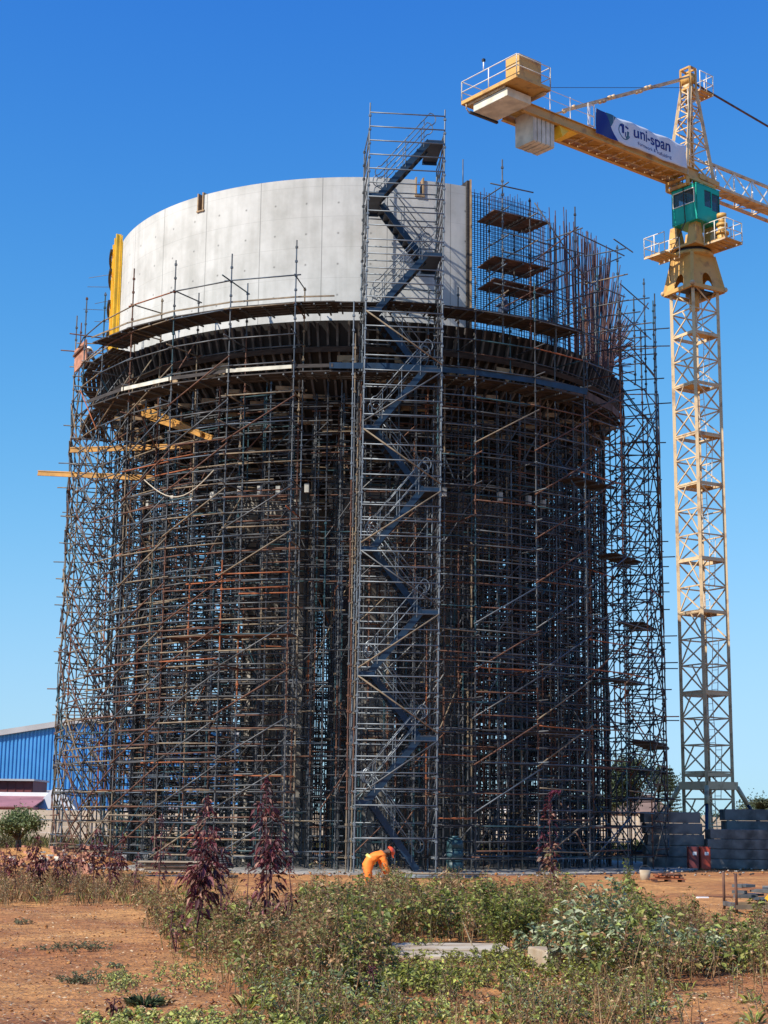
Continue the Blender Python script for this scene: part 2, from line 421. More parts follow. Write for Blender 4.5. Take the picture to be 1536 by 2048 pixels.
# cone under the tank
prof = [(10.0, 18.0), (9.8, 17.6), (8.95, 16.75), (7.1, 15.1), (5.0, 13.4), (4.3, 12.7)]
mb = MB(); N = 72
vs = [pol(360 * i / N, r, z) for r, z in prof for i in range(N)]
fs = [(j * N + i, (j + 1) * N + i, (j + 1) * N + (i + 1) % N, j * N + (i + 1) % N) for j in range(len(prof) - 1) for i in range(N)]
mb.add(vs, fs, 'slab_concrete', True)
vs = [pol(360 * i / N, r, 18.0) for r in (10.0, 2.0) for i in range(N)]
mb.add(vs, [(i, (i + 1) % N, N + (i + 1) % N, N + i) for i in range(N)], 'slab_concrete')
mb.build('tank_bottom', tower)
# flared pillars
mat('column_concrete', (0.27, 0.25, 0.22), 0.85, 0, 0.18, 0.9, 0.3)
for k in range(8):
    th = 360 * k / 8 + 8
    mb = MB(); lev = [(0, 1.45, 1.0, 3.9), (2, 1.45, 1.0, 3.9), (8.2, 1.45, 1.0, 3.9), (9.4, 1.6, 1.1, 4.0), (10.8, 2.0, 1.4, 4.3), (11.9, 2.8, 1.8, 4.7), (12.7, 3.7, 2.1, 5.0), (13.6, 4.0, 2.1, 5.2)]
    rings = []
    for z, wd, dp, rc in lev:
        c = pol(th, rc, z); t = Vector((math.cos(R_(th)), math.sin(R_(th)), 0)); n_ = (pol(th, 1, 0) - pol(th, 0, 0)).normalized()
        ch = 0.12
        pts = []
        for sx, sy in ((-1, -1), (1, -1), (1, 1), (-1, 1)):
            p1 = c + t * (sx * (wd / 2 - ch)) + n_ * (sy * dp / 2); p2 = c + t * (sx * wd / 2) + n_ * (sy * (dp / 2 - ch))
            pts += [p1, p2] if sx * sy > 0 else [p2, p1]
        rings.append(pts)
    vs = [p for r in rings for p in r]; fs = []
    for j in range(len(rings) - 1):
        for i in range(8): fs.append((j * 8 + i, j * 8 + (i + 1) % 8, (j + 1) * 8 + (i + 1) % 8, (j + 1) * 8 + i))
    mb.add(vs, fs, 'column_concrete'); mb.build('pillar', tower)

# ------------------------------------------------------------------ soffit formwork with joists
form = thing('soffit_formwork', 'dark timber formwork cone with rows of joists under the concrete tank', 'formwork', (CX, CY, 16))
fprof = [(10.45, 18.45), (10.12, 17.6), (9.2, 16.6), (7.3, 14.9), (5.3, 13.2)]
mb = MB(); N = 120
for off in (0,):
    vs = [pol(3 * i, r, z) for r, z in fprof for i in range(N)]
    fs = [(j * N + i, (j + 1) * N + i, (j + 1) * N + (i + 1) % N, j * N + (i + 1) % N) for j in range(len(fprof) - 1) for i in range(N)]
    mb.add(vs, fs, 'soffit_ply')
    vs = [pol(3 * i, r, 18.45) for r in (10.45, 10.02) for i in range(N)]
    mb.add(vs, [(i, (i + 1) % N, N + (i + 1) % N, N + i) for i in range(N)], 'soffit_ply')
mb.build('deck_panel', form)
items = []
def cone_pt(s, th, d):   # s along profile 0.. in metres from lip, d distance below
    acc = 0
    for (r0, z0), (r1, z1) in zip(fprof[:-1], fprof[1:]):
        L = math.hypot(r1 - r0, z1 - z0)
        if s <= acc + L or (r1, z1) == fprof[-1]:
            f = (s - acc) / L; r = r0 + (r1 - r0) * f; z = z0 + (z1 - z0) * f
            nr, nz = -(z1 - z0) / L, (r1 - r0) / L     # outward-down normal
            return pol(th, r + nr * d, z + nz * d)
        acc += L
tiers = [(0.02, 0.85, 190, 0.085), (0.95, 1.75, 190, 0.10), (1.85, 2.9, 150, .1), (3.0, 4.2, 110, .1), (4.3, 5.6, 90, .1)]
for s0, s1, n_, d in tiers:
    for i in range(n_):
        th = 360 * i / n_ + rnd.uniform(-.25, .25)
        if th > 180: th -= 360
        if abs(th) > 100: continue
        e0 = rnd.uniform(-.05, .05) * (1 if s0 < .5 else 3); e1 = rnd.uniform(-.06, .1) * (1 if s0 < .5 else 3)
        a = cone_pt(max(0.0, s0 + e0), th, d); b = cone_pt(s1 + e1, th, d + .02)
        m_ = rnd.choice(('joist_wood', 'joist_wood', 'deck_wood'))
        items.append(((a + b) / 2, lambda mb, a=a, b=b, th=th, m_=m_: mb.beam(a, b, 0.075, 0.13, m_, up=pol(th, 1, 0) - pol(th, 0, 0))))
emit(form, 'joist', items)
for s, d in ((0.92, .2), (1.8, .22), (2.95, .24), (4.25, .24)):
    vs = []; fs = []
    for i in range(120):
        for ds, dd in ((-.05, -.05), (.05, -.05), (.05, .05), (-.05, .05)): vs.append(cone_pt(s + ds, 3 * i, d + dd))
    for i in range(120):
        j = (i + 1) % 120
        for k in range(4): fs.append((i * 4 + k, i * 4 + (k + 1) % 4, j * 4 + (k + 1) % 4, j * 4 + k))
    mb = MB(); mb.add(vs, fs, 'deck_wood'); mb.build('ring_bearer', form)
# brown bracket boards under the lip
for th in (-40, -28, -2, 9, 30, 41):
    mb = MB(); a = cone_pt(1.15, th, .42); yaw = R_(th); t = Vector((math.cos(yaw), math.sin(yaw), 0))
    mb.beam(a - t * .35, a + t * .35, .03, .22, 'timber'); mb.beam(a - t * .15 - Vector((0, 0, .1)), a + t * .18 - Vector((0, 0, .3)), .03, .18, 'timber')
    mb.build('bracket_board', form)

# ------------------------------------------------------------------ perimeter (ring) scaffold
RO, RI = 12.1, 10.7
WL = (('galv', 40), ('galv_blue', 12), ('rust', 18), ('tan_tube', 24), ('orange_rust', 3), ('teal_paint', 5))  # extra tan share paints sunlit flecks into the left tubes' colour
WR = (('galv', 40), ('galv_blue', 20), ('rust', 20), ('teal_paint', 12), ('orange_rust', 5), ('dark_tube', 70))  # heavy dark share paints the right side's shade into the tube colours
left_th = [-10 - 11 * i for i in range(14)]     # to -153
right_th = [13, 19 + 0] + [30 + 11 * i for i in range(14)]
def ring_scaffold(ths, label, top_fn, WT, side):
    def ro(t, r):
        lim = 11.5 if side < 0 else 11.85
        k_ = min(1, max(0, (abs(t) - 25) / 35)); return r - (12.1 - lim) * k_ * (1 if r >= RO else (.75 if side < 0 else .6))
    root = thing('ring_scaffold', label, 'scaffolding', (pol0(ths[len(ths) // 3], RO, 0)))
    pol = lambda t, r, z: pol0(t, ro(t, r), z)
    st, le, br = [], [], []
    for i, th in enumerate(ths):
        zt = top_fn(th)
        for r in (RO, RI):
            a = pol(th, r, 0); z1 = zt if r == RO else min(zt, 19.6 if abs(th) < 95 else 18.0)
            st.append(standard_item(a.x, a.y, 0.0, z1 + rnd.uniform(-.15, .5), wts=WT, lean=(rnd.uniform(-.05, .05), rnd.uniform(-.05, .05))))
        # transoms
        z = 0.5
        while z < zt - .6:
            if rnd.random() < .85:
                e0, e1 = rnd.choice(((.1, .1), (.35, .1), (.1, .1), (.6, .1)))
                le.append(tube_item(pol(th, RO + e0, z + .03), pol(th, RI - e1, z + .03), .024, pickmat(WT)))
            z += 1.0
    for th0, th1 in zip(ths[:-1], ths[1:]):
        if abs(th1 - th0) > 12: continue
        back = abs(th0) > 100
        zt = min(top_fn(th0), top_fn(th1))
        for r in (RO, RI):
            z = 0.5
            while z < zt - 0.2:
                if not (r == RI and z > 18.2):
                    dz = rnd.uniform(-.03, .03); ex = 1.2 if rnd.random() < .2 else .25
                    if rnd.random() < (.93 if not back else .7):
                        s = 1 if th1 > th0 else -1
                        m_ = pickmat(WT)
                        le.append(tube_item(pol(th0 - s * ex * .8, r + .05, z + dz), pol(th1 + s * .9, r + .05, z + dz), .024, m_))
                    # doubled ledgers near the planks of the lower lifts
                    if r == RO and z < 8 and rnd.random() < .55:
                        le.append(tube_item(pol(th0, r + .11, z + .22), pol(th1, r + .11, z + .2 + rnd.uniform(-.05, .05)), .024, pickmat((('rust', 40), ('orange_rust', 14), ('tan_tube', 26), ('galv', 20)))))
                z += 1.0
            z = 1.0
            while z < min(zt, 15.5) and not back:
                if rnd.random() < (.55 if side < 0 else .4):
                    le.append(tube_item(pol(th0, r + .08, z), pol(th1, r + .08, z + rnd.uniform(-.04, .04)), .024, pickmat((('galv', 30), ('tan_tube', 26), ('rust', 22), ('galv_blue', 14), ('orange_rust', 4)) if side < 0 else WT)))
                z += 1.0
        # diagonal braces rising to the right in the picture
        lo, hi = (th0, th1) if th0 < th1 else (th1, th0)
        z = 0.4
        wide = abs(th1 - th0) > 8
        while z < min(zt, 18.4) - 1.6 and wide:
            step = 1.5 if abs(th0) < 60 else rnd.choice((1.5, 2.0))
            if rnd.random() < (.92 if side < 0 else .6):
                m_ = pickmat((('rust', 34), ('tan_tube', 26), ('galv', 22), ('galv_blue', 18)))
                br.append(tube_item(pol(lo - .4, RO + .10, z), pol(hi + .5, RO + .10, z + (1.45 if abs(th0) < 60 else 2.0)), .025, m_))
            if abs(th0) > 52:
                br.append(tube_item(pol(hi, RO + .10, z), pol(lo, RO + .10, z + 2.0), .024, pickmat(WT)))
                br.append(tube_item(pol(hi, RI, z), pol(hi, RO, z + 1.9), .024, pickmat(WT)))
            z += step
    for th in ths:
        if abs(th) < 40 and rnd.random() < .7: continue
        z = .4
        while z < 17:
            if rnd.random() < .75:
                a, b = (RI, RO) if int(z / 2) % 2 else (RO, RI)
                br.append(tube_item(pol(th + .3, a, z), pol(th + .3, b, z + 1.9), .024, pickmat(WT)))
            z += 2.0
    emit(root, 'standard', st); emit(root, 'ledger', le); emit(root, 'brace', br)
    return root
ringL = ring_scaffold(left_th, 'tall curved ring scaffold of grey and rusty tubes around left half of tank', lambda t: 20.6 if t > -80 else (21.2 if t > -95 else 18), WL, -1)
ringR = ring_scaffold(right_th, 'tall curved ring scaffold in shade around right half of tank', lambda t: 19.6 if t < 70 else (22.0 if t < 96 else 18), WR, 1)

# decks (radial boards with toe boards)
def ring_deck(root, th0, th1, r0, r1, z, m='deck_wood', toe=None, name='deck', gap=.03):
    mb = MB(); step = 2.75; n_ = max(1, round(abs(th1 - th0) / 11)); w_ = (r1 - r0) / 5
    for k in range(n_):
        a = th0 + (th1 - th0) * k / n_; b = th0 + (th1 - th0) * (k + 1) / n_
        for q_ in range(5):
            r = r0 + w_ * (q_ + .5); zo = rnd.uniform(-.012, .012) + (.045 if k % 2 else 0)
            mb.beam(pol(a - .35, r, z + zo), pol(b + .35, r, z + zo), w_ - gap, .04, m)
        if toe: mb.beam(pol(a - .3, r1 + .03, z + .17), pol(b + .3, r1 + .03, z + .17), .03, toe[1], toe[0])
        for f in (.15, .5, .85):
            t = a + (b - a) * f
            mb.beam(pol(t, r0, z - .08), pol(t, r1, z - .08), .05, .05, 'galv')
    return mb.build(name, root)
for a, b in ((-98, -87), (-87, -76), (-76, -65), (-65, -54)):
    ring_deck(ringL, a, b, 10.35, 11.25, 18.5, toe=('tan_tube', .05))
for a, b in ((-54, -43), (-43, -32), (-32, -21), (-21, -10), (-10, -4)):
    ring_deck(ringL, a, b, 10.75, 12.0, 18.62, toe=('tan_tube', .05))
for a, b in ((-87, -76), (-76, -65), (-65, -54)):
    ring_deck(ringL, a, b, 10.3, 11.2, 16.6)
for a, b in ((-54, -43), (-43, -32), (-32, -21), (-21, -10), (-10, -4)):
    ring_deck(ringL, a, b, 11.1, 12.05, 16.2, toe=('pale_board', .13) if a in (-43, -21) else ('deck_wood', .12))
for a, b in ((-4, 13),): ring_deck(ringR, a, b, 10.9, 11.95, 18.62)
for a, b in ((13, 19), (19, 30), (30, 41)): ring_deck(ringR, a, b, 10.75, 12.0, 18.62)
for a, b in ((-4, 13), (13, 19), (19, 30), (30, 41)): ring_deck(ringR, a, b, 11.0, 12.05, 16.2, toe=('blue_channel', .2))
for a, b in ((41, 52), (52, 63), (63, 74)): ring_deck(ringR, a, b, 10.0, 10.6, 16.75, toe=('deck_brown', .28))
for a, b in ((-32, -21), (-21, -10)): ring_deck(ringL, a, b, 11.2, 12.0, 7.5, m='rust')
for a, b in ((63, 74), (74, 85)): ring_deck(ringR, a, b, 11.0, 12.0, 4.5)
for a, b, z in ((41, 52, 13.4), (52, 63, 11.0), (30, 41, 4.6), (52, 63, 6.6), (63, 74, 8.8)): ring_deck(ringR, a, b, 10.8, 11.7, z)

# ------------------------------------------------------------------ falsework inside
false = thing('support_scaffold', 'dense forest of tubular props filling the space under the tank', 'falsework', (CX, CY, 0))
G = 0.85; rot = R_(7); ca, sa = math.cos(rot), math.sin(rot)
def ztop(r):
    for (r0, z0), (r1, z1) in zip(fprof[:-1], fprof[1:]):
        if r1 <= r <= r0: return z1 + (z0 - z1) * (r - r1) / (r0 - r1) - .45
    return 12.6 if r < 5.3 else 17.6
pts = {}
for i in range(-13, 14):
    for j in range(-13, 14):
        x, y = i * G, j * G; r = math.hypot(x, y)
        if r > 9.9 or r < 5.35: continue
        if j * G < -4 and abs(i * G) < 4.6 and (i * 7 + j * 3) % 9 == 0: continue
        pts[(i, j)] = (CX + x * ca - y * sa, CY + x * sa + y * ca, min(ztop(r), 17.7))
st, le, br = [], [], []
WI = (('dark_tube', 60), ('galv', 44), ('galv_blue', 20), ('rust', 16), ('tan_tube', 8), ('teal_paint', 12), ('orange_rust', 1))  # mostly dark tubes, so shade under the tank is partly painted in
for (i, j), (x, y, zt) in pts.items():
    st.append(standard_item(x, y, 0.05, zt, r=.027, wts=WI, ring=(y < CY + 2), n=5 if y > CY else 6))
    for di, dj in ((1, 0), (0, 1)):
        q_ = pts.get((i + di, j + dj))
        if not q_: continue
        zz = min(zt, q_[2]); z = .35 + ((i * 3 + j * 5) % 3) * .04
        stp = 1.0
        thin = y < CY - 4 and abs(x - CX - .4) < 4.2
        while z < zz:
            if rnd.random() < (.5 if thin and z < 9.5 else .93):
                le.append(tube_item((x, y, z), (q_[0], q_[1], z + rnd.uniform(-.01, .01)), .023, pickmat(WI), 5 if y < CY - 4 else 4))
            if rnd.random() < (.15 if thin and z < 9.5 else .62):
                le.append(tube_item((x, y, z + .5), (q_[0], q_[1], z + .5), .022, pickmat(WI), 4))
            z += stp
        z = .5
        while z < zz - 2:
            if rnd.random() < .30:
                a, b = ((x, y, z), (q_[0], q_[1], z + 2)) if rnd.random() < .5 else ((q_[0], q_[1], z), (x, y, z + 2))
                br.append(tube_item(a, b, .023, pickmat(WI), 4))
            z += 2
NP = 60
for rr in (9.75, 9.15, 8.6):
    for i in range(NP):
        a0 = 360 * i / NP - 180 + (3 if rr < 9.5 else 0); a1 = a0 + 360 / NP; p0 = pol(a0, rr, 0)
        st.append(standard_item(p0.x, p0.y, .05, ztop(rr) + .1, r=.027, wts=WI, ring=abs(a0) < 100, n=5))
        z = .6 + .1 * (i % 2)
        while z < 16.4:
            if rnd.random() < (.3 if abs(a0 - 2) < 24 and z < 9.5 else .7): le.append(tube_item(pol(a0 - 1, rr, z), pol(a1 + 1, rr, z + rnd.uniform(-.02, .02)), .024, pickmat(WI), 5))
            z += .5
        if rr > 9.5:
            z = .5
            while z < 15:
                if rnd.random() < .5: br.append(tube_item(pol(a0, rr + .05, z), pol(a1, rr + .05, z + rnd.choice((1, 1.5))), .023, pickmat(WI), 5))
                z += 1.5
emit(false, 'prop', st); emit(false, 'ledger', le); emit(false, 'brace', br)
items = []
for (i, j), (x, y, zt) in pts.items():
    if y < CY + 3:
        def fn(mb, x=x, y=y, zt=zt):
            mb.tube((x, y, zt), (x, y, zt + .22), .018, 'galv', 5); mb.box((x, y, zt + .24), (.17, .15, .02), 'galv', rot)
            for s in (-1, 1): mb.box((x + s * .08, y, zt + .3), (.012, .15, .12), 'galv', rot)
            mb.beam((x - .55 * ca, y - .55 * sa, zt + .33), (x + .55 * ca, y + .55 * sa, zt + .33), .08, .15, 'timber')
        items.append(((x, y, zt), fn))
emit(false, 'prop_head', items)
# pale packing blocks on a lift about 13 m up
for th, r in ((-47, 10.2), (-40, 10.1), (-34, 10.2), (-29.5, 10.1), (-23, 10.2), (-19, 10.1), (-15, 10.2), (-9.5, 10.1), (17, 10.2), (29, 10.2), (36, 10.2), (40.5, 10.1)):
    mb = MB(); mb.box(pol(th, r, 12.62 + rnd.uniform(-.05, .05)), (.15, .14, .30), 'grey_block', R_(th)); mb.build('packing_block', false)
# planked lifts in the falsework, dark decks added to block light
for k, (i0, i1, j, z) in enumerate(((-4, 2, -8, 4.4), (3, 7, -5, 8.8), (4, 8, -3, 4.4), (4, 8, 0, 11.1), (-8, -4, -1, 4.3), (2, 6, -7, 2.2), (5, 8, 2, 6.7), (3, 7, 3, 2.6), (4, 7, -2, 13.3))):
    mb = MB()
    for q_ in range(5):
        x0, x1, y = i0 * G, i1 * G, j * G + q_ * .24
        mb.beam((CX + x0 * ca - y * sa, CY + x0 * sa + y * ca, z), (CX + x1 * ca - y * sa, CY + x1 * sa + y * ca, z), .22, .045, 'deck_wood')
    mb.build('deck', false)

# ------------------------------------------------------------------ upper scaffold outside the rebar
up = thing('upper_scaffold', 'light tube scaffold with brown decks standing in front of the exposed rebar', 'scaffolding', (pol(40, 11.4, 18.6)))
st, le, br = [], [], []
for th, z1 in ((25, 24.3), (30.5, 23.1), (36, 21.9), (41, 23.3), (47, 21.4), (54, 22.6), (61, 21.0), (68, 22.2)):
    a = pol(th, 11.7, 0); st.append(standard_item(a.x, a.y, 17.6, z1, wts=WR))
    a = pol(th, 10.75, 0); st.append(standard_item(a.x, a.y, 18.6, z1 - .9, wts=WR))
    for z in (19.4, 20.4, 21.4, 22.4, 23.3):
        if z < z1 - .2: le.append(tube_item(pol(th, 11.9 + rnd.uniform(0, .3), z), pol(th, 10.3, z + rnd.uniform(-.1, .1)), .024, pickmat((('galv', 3), ('tan_tube', 1), ('galv_blue', 2)))))
for z, a, b in ((23.3, 22.5, 31), (21.6, 25, 43), (22.3, 40, 56), (20.7, 36, 56), (19.7, 23, 43), (21.1, 54, 70), (20.0, 54, 72), (19.2, 40, 60), (18.9, 58, 78), (22.7, 52, 60), (20.9, 25, 36)):
    le.append(tube_item(pol(a, 11.78, z), pol(b, 11.78, z - .0), .024, pickmat((('galv', 3), ('galv_blue', 3), ('rust', 1)))))
for th0, z0, th1, z1 in ((31, 22.9, 43, 20.6), (25, 18.9, 41, 21.0), (41, 20.7, 54, 22.1), (36, 19.0, 47, 20.9), (54, 18.8, 68, 21.2), (30, 20.6, 41, 22.5), (47, 18.8, 61, 20.0)):
    br.append(tube_item(pol(th0, 11.85, z0), pol(th1, 11.85, z1), .024, pickmat((('galv', 3), ('rust', 1)))))
emit(up, 'standard', st); emit(up, 'ledger', le); emit(up, 'brace', br)
for a, b, z in ((24, 35, 22.45), (24, 35, 20.75), (24, 36, 19.95)):
    ring_deck(up, a, b, 10.3, 11.6, z, m='deck_brown')

# ------------------------------------------------------------------ rebar cage
cage = thing('rebar_cage', 'curved mesh of tall steel reinforcing bars rising right of the concrete wall', 'rebar', (pol(45, 9.85, 18)))
items = []
th = 22.8
while th < 43.5:
    for r in (9.92, 9.68):
        z1 = 23.9 + rnd.uniform(-.25, .18) if th < 42.6 else 23.4
        a = pol(th + rnd.uniform(-.05, .05), r, 18); b = pol(th + rnd.uniform(-.12, .12), r, z1)
        items.append(tube_item(a, b, .011, rnd.choice(('rebar_blue', 'rebar_blue', 'rebar_steel')), 4))
    th += 0.72
# loose tall bars, gathered in bundles and leaning
for c, zt, n_, spread in ((45, 23.9, 9, .5), (46.3, 24.4, 7, .3), (49.5, 24.3, 10, .9), (52.5, 24.0, 16, .5), (55.5, 24.6, 6, 1.2), (58, 24.0, 18, .7), (61, 23.6, 8, 1.3), (63.5, 24.1, 26, .9), (67, 23.6, 8, 1.3), (70, 23.9, 26, 1.0), (74, 23.2, 10, 1.5), (78, 23.4, 20, 1.2), (83, 21.6, 20, 2.0), (88, 22.2, 20, 2.2), (95, 21.5, 16, 3)):
    for i in range(n_):
        t0 = c + rnd.uniform(-2.6, 2.6); t1 = c + rnd.gauss(0, spread)
        lean = (max(0, c - 64) * .045) + rnd.gauss(0, .09)
        z1 = zt - abs(rnd.gauss(0, .9)); r = rnd.choice((9.92, 9.7))
        p0 = pol(t0, r, 18); p1 = pol((t0 + t1) / 2, r + lean * .3, 20.2); p2 = pol(t1, r + lean, z1)
        m_ = rnd.choice(('rebar_steel', 'rebar_steel', 'rebar_blue'))
        items.append((p1, lambda mb, p0=p0, p1=p1, p2=p2, m_=m_: (mb.tube(p0, p1, .017, m_, 4), mb.tube(p1, p2, .016, m_, 4))))
emit(cage, 'vertical_bar', items)
items = []
def hoop(z, a, b, r, rr=.011, m='rebar_blue'):
    def fn(mb):
        t = a
        while t < b - .01:
            t2 = min(b, t + 2.5); mb.tube(pol(t, r, z), pol(t2, r, z), rr, m, 4); t = t2
    return (pol((a + b) / 2, r, z), fn)
z = 18.1
while z < 23.75:
    e = 43.3 if z > 21.6 else (47 if z > 20.9 else (60 if z > 20.0 else 76 + (20.0 - z) * 8))
    e += rnd.uniform(-1, 1)
    items.append(hoop(z, 22.6, e if z < 21.6 else 43.2, 9.95)); 
    if rnd.random() < .9: items.append(hoop(z + .04, 22.6, e if z < 21.6 else 43.2, 9.65))
    z += .155
emit(cage, 'horizontal_bar', items)

# ------------------------------------------------------------------ stair tower
ST = Vector((-0.82, 49.95, 0)); psi = R_(6); sx = Vector((math.cos(psi), math.sin(psi), 0)); sy = Vector((-math.sin(psi), math.cos(psi), 0))
SW, SD = 2.55, 1.9
leanx = 0.0
def sp(a, b, z): return ST + sx * (a + z * .0085) + sy * b + Vector((0, 0, z))
stair = thing('stair_tower', 'tall narrow grey scaffold stair tower with zigzag stairs in front of tank', 'stair tower', sp(SW / 2, SD / 2, 0))
WS = (('stair_tube', 1),); WSl = (('stair_tube', 30), ('galv', 30), ('tan_tube', 20), ('rust', 14))
st, le, tr, br = [], [], [], []
for a, b, z1 in ((0, 0, 25.45), (SW, 0, 25.35), (0, SD, 24.6), (SW, SD, 24.0), (0, SD * .5, 22.0)):
    p = sp(a, b, 0); st.append(standard_item(p.x, p.y, 0.0, z1, r=.027, wts=WS if a == SW or b == 0 else WSl, lean=tuple(sx.xy * z1 * .0085)))
p = sp(-.22, .25, 0); st.append(standard_item(p.x, p.y, 0, 18.5, wts=WSl)); p = sp(-.12, .6, 0); st.append(standard_item(p.x, p.y, 0, 17.5, wts=WL))
z = 0.6; k = 0
while z < 25.2:
    if z > 1.6 or k % 2: le.append(tube_item(sp(0, -.03, z), sp(SW, -.03, z), .023, pickmat(WS)))
    if rnd.random() < .8 and z < 24: le.append(tube_item(sp(0, SD, z - .04), sp(SW, SD, z - .04), .023, pickmat(WS)))
    for a in (0, SW):
        if z < 24.8: tr.append(tube_item(sp(a, 0, z - .08), sp(a, SD, z - .08), .023, pickmat(WS)))
    z += 0.5; k += 1
for a in (0, SW):
    z = .5; f = 0
    while z < 24:
        y0, y1 = (0, SD) if f % 2 == 0 else (0, SD)
        br.append(tube_item(sp(a, SD, z), sp(a, 0, z + 1.0), .02, pickmat(WS)))
        z += .5 if a == SW else 1.0; f += 1
z = 2.35; f = 0
while z < 18:
    a, b = (0, SW) if f % 2 == 0 else (SW, 0)
    br.append(tube_item(sp(a, -.07, z), sp(b, -.07, z + 1.75), .026, 'tan_tube' if f % 3 else 'galv')); z += 2.0; f += 1
emit(stair, 'standard', st); emit(stair, 'ledger', le); emit(stair, 'transom', tr); emit(stair, 'brace', br)
# flights: landings at 0.25 + 2k, odd left, even right
def flight(z0, z1, right_up, lane):
    b0, b1 = lane
    xa, xb = (0.42, SW - .5) if right_up else (SW - .45, 0.55)
    root = bpy.data.objects.new('stair_flight', None); root.location = sp(SW / 2, (b0 + b1) / 2, (z0 + z1) / 2) - stair.location
    root.empty_display_size = .2; col.objects.link(root); root.parent = stair
    m_ = 'blue_channel'
    mb = MB()
    for b in (b0, b1): mb.beam(sp(xa, b, z0), sp(xb, b, z1), .04, .2, 'blue_channel')
    mb.build('stringer', root)
    mb = MB(); n_ = 9
    for i in range(n_):
        f = (i + .5) / n_; x = xa + (xb - xa) * f; z = z0 + (z1 - z0) * f
        mb.box(sp(x, (b0 + b1) / 2, z + .02), (.30, b1 - b0 - .03, .035), 'deck_steel', psi)
    mb.build('tread', root)
    # handrails with looped ends
    mb = MB()
    for b in (b0 - .02, b1 + .02):
        dx = xb - xa; s = 1 if dx > 0 else -1
        rails = []
        for h in (.55, 1.0):
            mb.tube(sp(xa, b, z0 + h), sp(xb, b, z1 + h), .018, 'stair_tube', 6)
        def loop(x, z, d):
            pts_ = []
            for k in range(7):
                t = math.pi * k / 6
                pts_.append(sp(x + d * .2 * math.sin(t), b, z + .55 + .225 - .225 * math.cos(t)))
            mb.path(pts_, .018, 'stair_tube', 5)
        loop(xa, z0, -s); loop(xb, z1, s)
        for f in (.12, .5, .88):
            x = xa + dx * f; z = z0 + (z1 - z0) * f
            mb.tube(sp(x, b, z), sp(x, b, z + 1.0), .016, 'stair_tube', 5)
    mb.build('handrail', root)
NL = 12
for k in range(NL):
    z0 = .25 + 2.0 * k if k else 0.1; z1 = .25 + 2.0 * (k + 1)
    ru = (k % 2 == 1)        # even flights climb to the left
    lane = (.12, .82) if ru else (1.0, 1.72)
    flight(z0, z1, ru, lane)
for k in range(1, NL + 1):
    z = .25 + 2.0 * k; left = (k % 2 == 1)
    mb = MB(); x = .27 if left else SW - .27
    mb.box(sp(x, SD / 2, z), (.52, SD - .16, .05), 'deck_steel', psi)
    mb.box(sp(x, .05, z - .07), (.52, .04, .10), 'blue_channel', psi); mb.box(sp(x, SD - .05, z - .07), (.52, .04, .10), 'blue_channel', psi)
    mb.build('landing', stair)

# ------------------------------------------------------------------ yellow beams, formwork panel
def H20(mb, a, b, m='yellow_timber', up_=(0, 0, 1)):
    a = Vector(a); b = Vector(b); d = (b - a).normalized(); u_ = Vector(up_); x = d.cross(u_).normalized(); y = x.cross(d).normalized()
    mb.beam(a, b, .035, .12, m, up_)
    for s in (-1, 1): mb.beam(a + y * s * .08, b + y * s * .08, .08, .04, m, up_)
beams = [((-13.3, 59.5, 14.6), (-8.3, 57.0, 13.9), 'lowest yellow timber beam sticking far out of the scaffold on left'),
         ((-12.0, 59.0, 15.4), (-7.0, 56.0, 14.9), 'yellow timber beam just above the longest protruding one'),
         ((-9.1, 57.6, 16.75), (-6.3, 53.0, 14.6), 'upper yellow timber beam slanting inward through left scaffold'),
         ((-9.0, 56.9, 16.3), (-5.9, 52.7, 14.4), 'second slanting yellow beam just beneath the top one')]
for a, b, lb in beams:
    mb = MB(); H20(mb, a, b); mb.build('timber_beam', None, lb, 'timber beam', 'yellow timber beams lying in the left scaffold')
fp = thing('formwork_panel', 'tall yellow formwork panel clamped on the left end of the concrete wall', 'formwork', pol(-84, 10.2, 18))
for i, th in enumerate((-70.5, -73, -77, -82, -88, -94)):
    mb = MB(); H20(mb, pol(th, 10.17, 18.6), pol(th, 10.17, 24.15 - i * .02), 'yellow_form', pol(th, 1, 0) - pol(th, 0, 0)); mb.build('beam', fp)
mb = MB()
for k in range(12): mb.beam(pol(-70 - 2.2 * k, 10.035, 21.3), pol(-72.2 - 2.2 * k, 10.035, 21.3), .03, 5.6, 'yellow_form')
mb.build('panel_face', fp)
for z in (19.1, 20.3, 21.6, 22.9, 23.7):
    mb = MB()
    for k in range(9): mb.beam(pol(-74.5 - 2.5 * k, 10.33, z), pol(-77 - 2.5 * k, 10.33, z), .1, .12, 'dark_tube')
    mb.build('waling', fp)
for z in (19.3, 19.8, 20.3, 20.9, 21.4, 21.9, 22.4, 22.9, 23.5):
    mb = MB(); mb.tube(pol(-86, 10.0, z), pol(-86 - rnd.uniform(0, 4), 10.9 + rnd.uniform(0, .5), z + rnd.uniform(-.06, .06)), .012, 'galv', 5); mb.build('tie_rod', fp)

